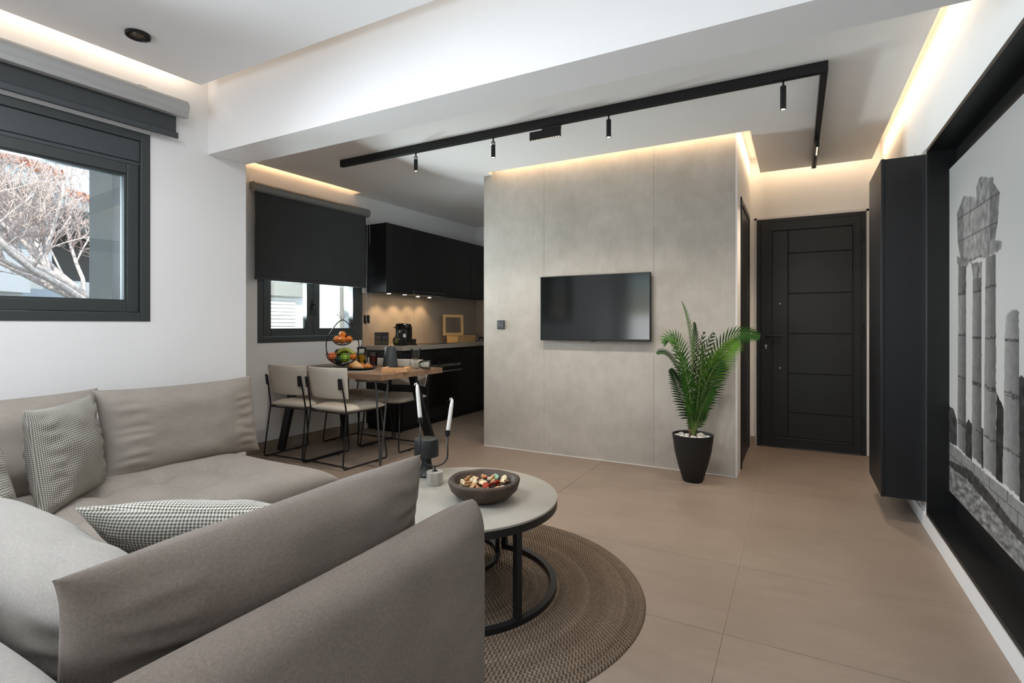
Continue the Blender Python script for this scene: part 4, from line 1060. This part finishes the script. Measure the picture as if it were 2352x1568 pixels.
def frond(pts, length, m, twist=0.0, n=22, start=.28, dens=1.0, seed=0):
    rnd = random.Random(seed)
    P = [Vector(p) for p in pts]; bm = B(); N = 26
    C_ = [bez(P[0], P[1], P[2], P[3], k / N) for k in range(N + 1)]
    tube(bm, C_, [.0055 * (1 - .8 * k / N) + .001 for k in range(N + 1)], 5)
    for f in bm.faces: f.material_index = 1
    side0 = None
    for k in range(n):
        t = start + (1 - start) * (k + .5) / n; p = bez(*P, t); q = bez(*P, min(1, t + .02)) - bez(*P, t - .02)
        tg = q.normalized(); sd = tg.cross(Vector((0, -1, .25))).normalized()
        if twist: sd = Matrix.Rotation(twist, 3, tg) @ sd
        up = sd.cross(tg).normalized(); s_ = (t - start) / (1 - start)
        L = 1.42 * length * (sin(pi * min(1, (s_ * .82 + .18))) ** .6) * rnd.uniform(.9, 1.05)
        for sg in (-1, 1):
            d = (sd * sg * (1.0 - .45 * s_) + tg * (.62 + .6 * s_) + up * .12).normalized(); wv = tg.cross(d).cross(d).normalized() * .0064
            nv = d.cross(wv).normalized(); row = []
            for j, (tt, ww) in enumerate(((0, .35), (.3, 1), (.65, .8), (1, .03))):
                c = p + d * L * tt + Vector((0, 0, -1)) * L * .22 * tt * tt + nv * .0
                row.append([bm.verts.new(c - wv * ww), bm.verts.new(c + nv * .0012 * (1 - tt)), bm.verts.new(c + wv * ww)])
            for a, b in zip(row, row[1:]):
                bm.faces.new((a[0], a[1], b[1], b[0])); bm.faces.new((a[1], a[2], b[2], b[1]))
    me_o = mk('frond', bm, m, pt_, smooth=False, mats=[M['stem']]); return me_o
L_, D_, G_ = M['leaf'], M['leaf_dark'], M['leaf_light']
F = [  # (control points in the plant's frame: x right, y away, z up), leaflet length, material, twist
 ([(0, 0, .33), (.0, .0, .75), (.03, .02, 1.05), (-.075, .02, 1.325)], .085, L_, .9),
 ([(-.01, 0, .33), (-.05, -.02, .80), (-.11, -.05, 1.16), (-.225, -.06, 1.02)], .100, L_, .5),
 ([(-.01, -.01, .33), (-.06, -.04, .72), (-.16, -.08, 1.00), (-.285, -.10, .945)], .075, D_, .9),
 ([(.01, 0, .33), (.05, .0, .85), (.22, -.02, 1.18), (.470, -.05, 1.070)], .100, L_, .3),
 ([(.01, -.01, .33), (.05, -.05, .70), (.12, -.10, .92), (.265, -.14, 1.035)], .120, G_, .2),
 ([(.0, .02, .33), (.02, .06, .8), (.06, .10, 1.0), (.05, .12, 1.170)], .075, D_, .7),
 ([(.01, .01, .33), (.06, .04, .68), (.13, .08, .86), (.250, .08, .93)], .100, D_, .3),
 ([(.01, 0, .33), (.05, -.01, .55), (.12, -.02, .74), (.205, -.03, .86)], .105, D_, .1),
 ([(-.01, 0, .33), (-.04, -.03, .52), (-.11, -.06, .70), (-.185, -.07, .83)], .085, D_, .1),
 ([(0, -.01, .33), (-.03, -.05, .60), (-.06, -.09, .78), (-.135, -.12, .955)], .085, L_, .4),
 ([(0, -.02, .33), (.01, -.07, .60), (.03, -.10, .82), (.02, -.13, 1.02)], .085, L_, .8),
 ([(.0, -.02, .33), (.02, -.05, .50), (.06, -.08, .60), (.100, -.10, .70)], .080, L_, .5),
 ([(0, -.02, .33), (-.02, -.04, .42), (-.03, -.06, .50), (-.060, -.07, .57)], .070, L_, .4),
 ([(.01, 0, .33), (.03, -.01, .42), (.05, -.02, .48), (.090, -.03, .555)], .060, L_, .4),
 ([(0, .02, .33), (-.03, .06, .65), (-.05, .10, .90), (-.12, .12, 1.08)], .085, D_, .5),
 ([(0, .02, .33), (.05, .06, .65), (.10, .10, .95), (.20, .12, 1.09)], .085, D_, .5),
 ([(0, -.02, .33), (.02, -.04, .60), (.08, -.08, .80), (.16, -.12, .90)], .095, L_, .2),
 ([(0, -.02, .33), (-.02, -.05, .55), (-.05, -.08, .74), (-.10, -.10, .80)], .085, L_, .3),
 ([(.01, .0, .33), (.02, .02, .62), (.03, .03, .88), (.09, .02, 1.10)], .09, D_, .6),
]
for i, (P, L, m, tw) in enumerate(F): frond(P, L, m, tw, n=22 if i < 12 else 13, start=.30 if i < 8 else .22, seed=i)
bm = B()
for k in range(7):
    a = k * .9; tube(bm, [(.012 * cos(a), .012 * sin(a), .30), (.022 * cos(a), .018 * sin(a), .38), (.035 * cos(a), .03 * sin(a), .45 + .01 * (k % 3))], [.012, .009, .002], 6)
mk('sheath', bm, M['sheath'], pt_, smooth=True)

# ------------------------------------------------------------------ entrance door
D = thing('door_1', None, None, (0, 5.57, 0)); D['kind'] = 'structure'
x0, x1 = -.331, .530
bm = B(); box(bm, x0 - .028, x0 - .006, -.012, 0, 0, 2.172, .001); box(bm, x1 + .006, x1 + .028, -.012, 0, 0, 2.172, .001); box(bm, x0 - .028, x1 + .028, -.012, 0, 2.15, 2.175, .001); mk('door_trim', bm, M['white'], D)
bm = B(); box(bm, x0 - .006, x0 + .03, -.03, 0, .004, 2.15, .002); box(bm, x1 - .03, x1 + .006, -.03, 0, .004, 2.15, .002); box(bm, x0 + .03, x1 - .03, -.03, 0, 2.115, 2.15, .002); mk('door_frame', bm, M['door'], D)
lf = mk('door_leaf', box(B(), x0 + .031, x1 - .031, -.038, -.002, .012, 2.114, .003), M['door'], D)
bm = B()
XL, XM, XR, ZB, ZT = -.208, -.072, .439, .10, 2.035
box(bm, XL + .006, XM - .004, -.0405, -.038, ZB + .008, ZT - .008, .0015, seg=1)
mk('door_panel', bm, M['door'], lf)
zs = [ZB + .004, .337, .70, 1.07, 1.44, 1.815, ZT - .004]
for a, b in zip(zs, zs[1:]):
    bm = B(); box(bm, XM + .005, XR - .006, -.0405, -.038, a + .005, b - .005, .0015, seg=1); mk('door_panel', bm, M['door'], lf)
bm = B()
for q in ((XL - .012, XL + .002, ZB - .014, ZT + .014), (XR, XR + .014, ZB - .014, ZT + .014), (XL, XR, ZB - .014, ZB), (XL, XR, ZT, ZT + .014)): box(bm, q[0], q[1], -.0425, -.038, q[2], q[3], .0015, seg=1)
mk('molding', bm, M['door'], lf)
bm = B(); box(bm, XL + .002, XR, -.0384, -.038, ZB, ZT); mk('groove', bm, M['groove'], lf)
bm = B(); box(bm, -.262, -.232, -.048, -.038, 1.03, 1.06, .002); tube(bm, fillet([(-.247, -.04, 1.045), (-.247, -.085, 1.045), (-.118, -.085, 1.045)], .012), .009, 10); mk('door_handle', bm, M['black'], lf, smooth=True, sharp=50)
bm = B(); lathe(bm, [(0, 0), (.010, 0), (.010, .006), (0, .006)], 16, M4=Tr(-.257, -.038, .955) @ Matrix.Rotation(radians(90), 4, 'X')); box(bm, -.262, -.252, -.044, -.038, .925, .952, .001); mk('lock_cylinder', bm, M['chrome'], lf)
for z in (1.345, .745):
    bm = B(); lathe(bm, [(0, 0), (.012, 0), (.010, .010), (0, .012)], 20, M4=Tr(-.140, -.0405, z) @ Matrix.Rotation(radians(90), 4, 'X')); mk('knob', bm, M['chrome'], lf, smooth=True)
for z in (.28, 1.10, 1.92):
    bm = B(); box(bm, x1 - .036, x1 - .012, -.05, -.03, z - .05, z + .05, .003); mk('hinge', bm, M['black'], D)

# ------------------------------------------------------------------ cabinet on the right wall
wc = thing('wall_cabinet', 'tall shallow blue-black cabinet hung on the right wall beside the entrance', 'cabinet', (.65, 4.065, .14))
bm = B(); box(bm, -.195, 0, -.290, .290, 0, 1.985, .001, seg=1); mk('carcass', bm, M['darkblue'], wc)
bm = B(); box(bm, -.2125, -.1955, -.291, .291, -.002, 1.988, .0015, seg=1); mk('cabinet_door', bm, M['darkblue'], wc)
bm = B(); box(bm, -.10, -.085, -.24, -.20, 1.985, 2.01, .001); box(bm, -.11, -.075, -.20, -.17, 1.985, 1.995, .001); box(bm, -.045, -.043, -.26, -.22, 1.985, 2.005); mk('hanging_bracket', bm, M['chrome'], wc)

# ------------------------------------------------------------------ big framed photograph in the niche
fp_ = thing('framed_photograph', 'huge black-framed black and white photograph of ruined temple columns', 'picture', (.65, 2.36, 1.11))
NB0, NB1, NZ0, NZ1 = 1.003, 3.717, .083, 2.137
def foff(o): o.location = -fp_.location; return o
for nm, bs in (('frame_side', [(.640, .785, NB1 - .022, NB1, NZ0, NZ1)]), ('frame_side', [(.640, .785, NB0, NB0 + .022, NZ0, NZ1)]),
               ('frame_top', [(.640, .785, NB0 + .022, NB1 - .022, NZ1 - .022, NZ1)]), ('frame_bottom', [(.640, .785, NB0 + .022, NB1 - .022, NZ0, NZ0 + .022)])):
    bm = B(); [box(bm, *b, .0012, seg=1) for b in bs]; foff(mk(nm, bm, M['blackl'], fp_))
bm = B(); box(bm, .770, .785, NB0 + .022, NB1 - .022, NZ0 + .022, NZ1 - .022); foff(mk('backing', bm, M['blackl'], fp_))
random.seed(5)
polys = [
 ('sky', None, None),
 (.20, [(3.691, 0.705), (3.602, 0.699), (3.533, 0.649), (3.533, 0.516), (3.691, 0.503)], .5),
 (.17, [(3.37, 0.661), (3.326, 0.69), (3.269, 0.678), (3.269, 0.50), (3.37, 0.50)], .5),
 (.17, [(3.119, 0.683), (3.09, 0.682), (3.09, 0.50), (3.119, 0.50)], .5),
 (.13, [(2.917, 0.867), (2.865, 0.838), (2.821, 0.809), (2.841, 0.5), (2.917, 0.5)], .7),
 (.13, [(2.66, 0.955), (2.631, 0.963), (2.56, 0.934), (2.45, .86), (2.3, .93), (2.1, .82), (1.8, .70), (1.25, .66), (1.25, .49), (2.654, 0.491)], .8),
 (.36, [(3.533, 1.732), (3.411, 1.798), (3.411, 1.46), (3.479, 1.506), (3.517, 1.574)], .25),
 (.47, [(3.411, 1.798), (3.196, 1.746), (3.196, 1.458), (3.297, 1.448), (3.411, 1.47)], .25),
 (.44, [(3.196, 1.746), (3.196, 1.795), (3.144, 1.831), (3.0, 1.79), (3.0, 1.46), (3.11, 1.459), (3.196, 1.458)], .35),
 (.34, [(3.0, 1.79), (2.954, 1.779), (2.954, 1.758), (2.875, 1.698), (2.899, 1.579), (2.935, 1.507), (3.0, 1.48)], .35),
 (.38, [(3.533, 1.473), (3.533, 1.507), (3.297, 1.469), (3.326, 1.444), (3.365, 1.434), (3.5, 1.455)], .3),
 (.40, [(3.278, 1.446), (3.11, 1.436), (3.119, 1.359), (3.241, 1.362)], .5),
 (.42, [(3.131, 1.457), (2.972, 1.518), (2.848, 1.491), (2.854, 1.461), (2.935, 1.453), (3.061, 1.449)], .3),
 ('col', [(3.511, 1.456), (3.365, 1.441), (3.37, 0.504), (3.522, 0.518)], .42),
 ('col', [(3.255, 1.37), (3.119, 1.366), (3.119, 0.516), (3.269, 0.518)], .40),
 ('col', [(3.057, 1.449), (2.924, 1.449), (2.917, 0.509), (3.09, 0.514)], .46),
 ('col', [(2.814, 1.107), (2.798, 1.187), (2.744, 1.208), (2.66, 1.204), (2.654, 0.502), (2.841, 0.508), (2.821, 0.878)], .50),
 ('blk', [(3.691, 0.503), (2.601, 0.485), (1.25, .46), (1.25, .33), (2.601, 0.366), (3.691, 0.406)], .45),
 (.20, [(3.691, 0.406), (3.288, 0.449), (2.954, 0.416), (2.601, 0.366), (1.25, .33), (1.25, .30), (2.601, 0.335), (3.03, 0.363), (3.336, 0.389), (3.691, 0.375)], .5),
 ('rub', [(3.691, 0.375), (3.336, 0.389), (3.03, 0.363), (2.601, 0.335), (1.25, .30), (1.25, .2), (3.691, .2)], .42)]
def inside(p, y, z):
    c = False; j = len(p) - 1
    for i in range(len(p)):
        if (p[i][1] > z) != (p[j][1] > z) and y < (p[j][0] - p[i][0]) * (z - p[i][1]) / (p[j][1] - p[i][1]) + p[i][0]: c = not c
        j = i
    return c
def shade(y, z):
    v = .60 + .10 * (1 - (z - .5) / 1.5) + .03 * noise.noise(Vector((y, z * 2, 0)))
    yy = y + .0035 * noise.noise(Vector((y * 30, z * 30, 1))); zz = z + .0035 * noise.noise(Vector((y * 30, z * 30, 7)))
    for k, p, q in polys[1:]:
        if not inside(p, yy, zz): continue
        nn = noise.noise(Vector((y * 26, z * 26, 3))); n3 = noise.noise(Vector((y * 70, z * 70, 5)))
        if k == 'col':
            ys_ = [a[0] for a in p]; t = (y - min(ys_)) / (max(ys_) - min(ys_)); v = q * (.72 + .5 * t) + .05 * nn + .03 * n3
            d = (z * 4.6 + .25 * noise.noise(Vector((min(ys_) * 9, floor_(z * 4.6), 0))) + .05 * nn) % 1
            if d < .045: v *= .5
            else: v *= .9 + .2 * noise.noise(Vector((min(ys_) * 7, floor_(z * 4.6) * 3.7, 2)))
        elif k == 'blk':
            v = q + .06 * nn + .03 * n3; bx2 = (y * 4.5 + .5 * (floor_(z * 16) % 2)) % 1
            if bx2 < .05 or (z * 16) % 1 < .10: v *= .68
        elif k == 'rub': v = q + .22 * noise.noise(Vector((y * 16 + z * 30, z * 40, 3))) + .14 * noise.noise(Vector((y * 60, z * 60, 3)))
        else: v = k * (1 + q * nn * .9) + .03 * n3
        if k in (.47, .44, .36, .34) and ((z - 1.46) % .118 < .006 or (z > 1.6 and abs(y - 3.30) < .004)): v *= .6
    return max(.03, min(1, v))
floor_ = math.floor
NY, NZ = 380, 300; PY0, PY1, PZ0, PZ1 = 1.30, 3.691, .240, 2.005
me = bpy.data.meshes.new('print'); vv = []; ff = []; cols = []
for i in range(NY + 1):
    y = PY0 + (PY1 - PY0) * (i / NY) ** .62
    for j in range(NZ + 1):
        z = PZ0 + (PZ1 - PZ0) * j / NZ; vv.append((.7375, y, z)); c = shade(y, z); cols.append((c * c * 1.05, c * c * 1.05, c * c * 1.04, 1))
for i in range(NY):
    for j in range(NZ):
        a = i * (NZ + 1) + j; ff.append((a, a + 1, a + NZ + 2, a + NZ + 1))
me.from_pydata(vv, [], ff); ca = me.color_attributes.new('print', 'FLOAT_COLOR', 'POINT')
ca.data.foreach_set('color', [x for c in cols for x in c])
s = NT('photo_print'); at = s.n('ShaderNodeAttribute', attribute_name='print'); s.l(at.outputs['Color'], s.b.inputs['Base Color']); s.b.inputs['Roughness'].default_value = .55; s.b.inputs['Specular IOR Level'].default_value = .3
me.materials.append(s.m); o = bpy.data.objects.new('print', me); C.objects.link(o); o.parent = fp_; foff(o)
bm = B(); box(bm, .738, .770, PY0, PY1, PZ0, PZ1); foff(mk('print_board', bm, M['blackl'], fp_))

# ------------------------------------------------------------------ track lights, ceiling speaker
tr = thing('ceiling_track', 'long black L-shaped lighting track under the kitchen ceiling', 'light track', (-1.66, 3.30, CZ))
bm = B(); box(bm, -1.80, 1.808, -.018, .018, -.058, -.001, .0015, seg=1); mk('track_long', bm, M['black'], tr)
bm = B(); box(bm, 1.772, 1.808, .018, 1.98, -.058, -.001, .0015, seg=1); mk('track_short', bm, M['black'], tr)
bm = B(); box(bm, -1.795, 1.77, -.007, .007, -.0588, -.0572); box(bm, 1.783, 1.797, .02, 1.97, -.0588, -.0572); mk('slot', bm, M['groove'], tr)
def spot(x, y, lab, L=.115, band=False, en=20):
    t = thing('track_spot', lab, 'spotlight', (x, y, CZ - .059))
    bm = B(); tube(bm, [(0, 0, 0), (0, 0, -.030)], .0055, 10); mk('stem', bm, M['black'], t, smooth=True)
    bm = B(); lathe(bm, [(0, -.030), (.014, -.030), (.0155, -.034), (.0155, -.030 - L), (.0125, -.030 - L), (.0115, -.024 - L), (0, -.024 - L)], 24); mk('spot_body', bm, M['black'], t, smooth=True, sharp=40)
    if band: bm = B(); lathe(bm, [(.0156, -.034), (.0162, -.034), (.0162, -.056), (.0156, -.056)], 24); mk('collar', bm, M['chrome'], t, smooth=True)
    bm = B(); lathe(bm, [(0, -.027 - L), (.0105, -.027 - L), (.0105, -.0255 - L)], 20); mk('lens', bm, M['lens'], t)
    add_light('track_lamp', 'SPOT', (x, y, CZ - .095 - L), (0, .10, -1), en, (1.0, .87, .74), spot_size=radians(125), spot_blend=.9, shadow_soft_size=.02)
spot(-2.648, 3.30, 'slim black track spot nearest the kitchen, leftmost on the track', band=True)
spot(-1.939, 3.30, 'slim black track spot between the leftmost spot and the linear one', band=True)
spot(-1.072, 3.30, 'slim black track spot right of the linear spot, above the television')
spot(-.067, 3.30, 'slim black track spot nearest the track corner',   .13, en=22)
def linear(x, y, rz, lab):
    t = thing('linear_spot', lab, 'spotlight', (x, y, CZ - .059), rz)
    bm = B(); box(bm, -.115, .115, -.013, .013, -.075, -.018, .003); box(bm, -.02, .115, -.016, .016, -.022, 0, .002); mk('spot_body', bm, M['black'], t)
    for k in range(12):
        bm = B(); lathe(bm, [(0, 0), (.006, 0), (0, -.001)], 10, c=(-.10 + k * .0182, 0, -.0755)); mk('lens', bm, emis('small_lens', (255, 236, 205), 1.2) if k == 0 and 'sl' not in globals() else bpy.data.materials['small_lens'], t)
linear(-1.525, 3.30, 0, 'perforated linear black spot on the long track')
add_light('track_lamp', 'SPOT', (-1.525, 3.30, CZ - .14), (0, .10, -1), 20, (1.0, .90, .80), spot_size=radians(120), spot_blend=.7, shadow_soft_size=.05)
linear(.130, 4.50, radians(90), 'linear black spot on the short track leg towards the door')
add_light('track_lamp', 'SPOT', (.13, 4.50, CZ - .14), (0, 0, -1), 34, (1.0, .80, .60), spot_size=radians(120), spot_blend=.7, shadow_soft_size=.03)
sp_ = thing('ceiling_speaker', 'round dark recessed fitting in the living room ceiling', 'ceiling fitting', (.8796 * -1.824 - .4756 * 2.569, .4756 * -1.824 + .8796 * 2.569, CZ))
bm = B(); lathe(bm, [(0, -.001), (.053, -.001), (.053, -.014), (.049, -.016), (.046, -.010), (.03, -.007), (0, -.006)], 40); mk('ring', bm, M['black'], sp_, smooth=True, sharp=50)
bm = B(); lathe(bm, [(0, -.0075), (.045, -.0105), (0, -.009)], 40); mk('dish', bm, mat('bronze_dish', (96, 84, 72), .35, .6), sp_, smooth=True)
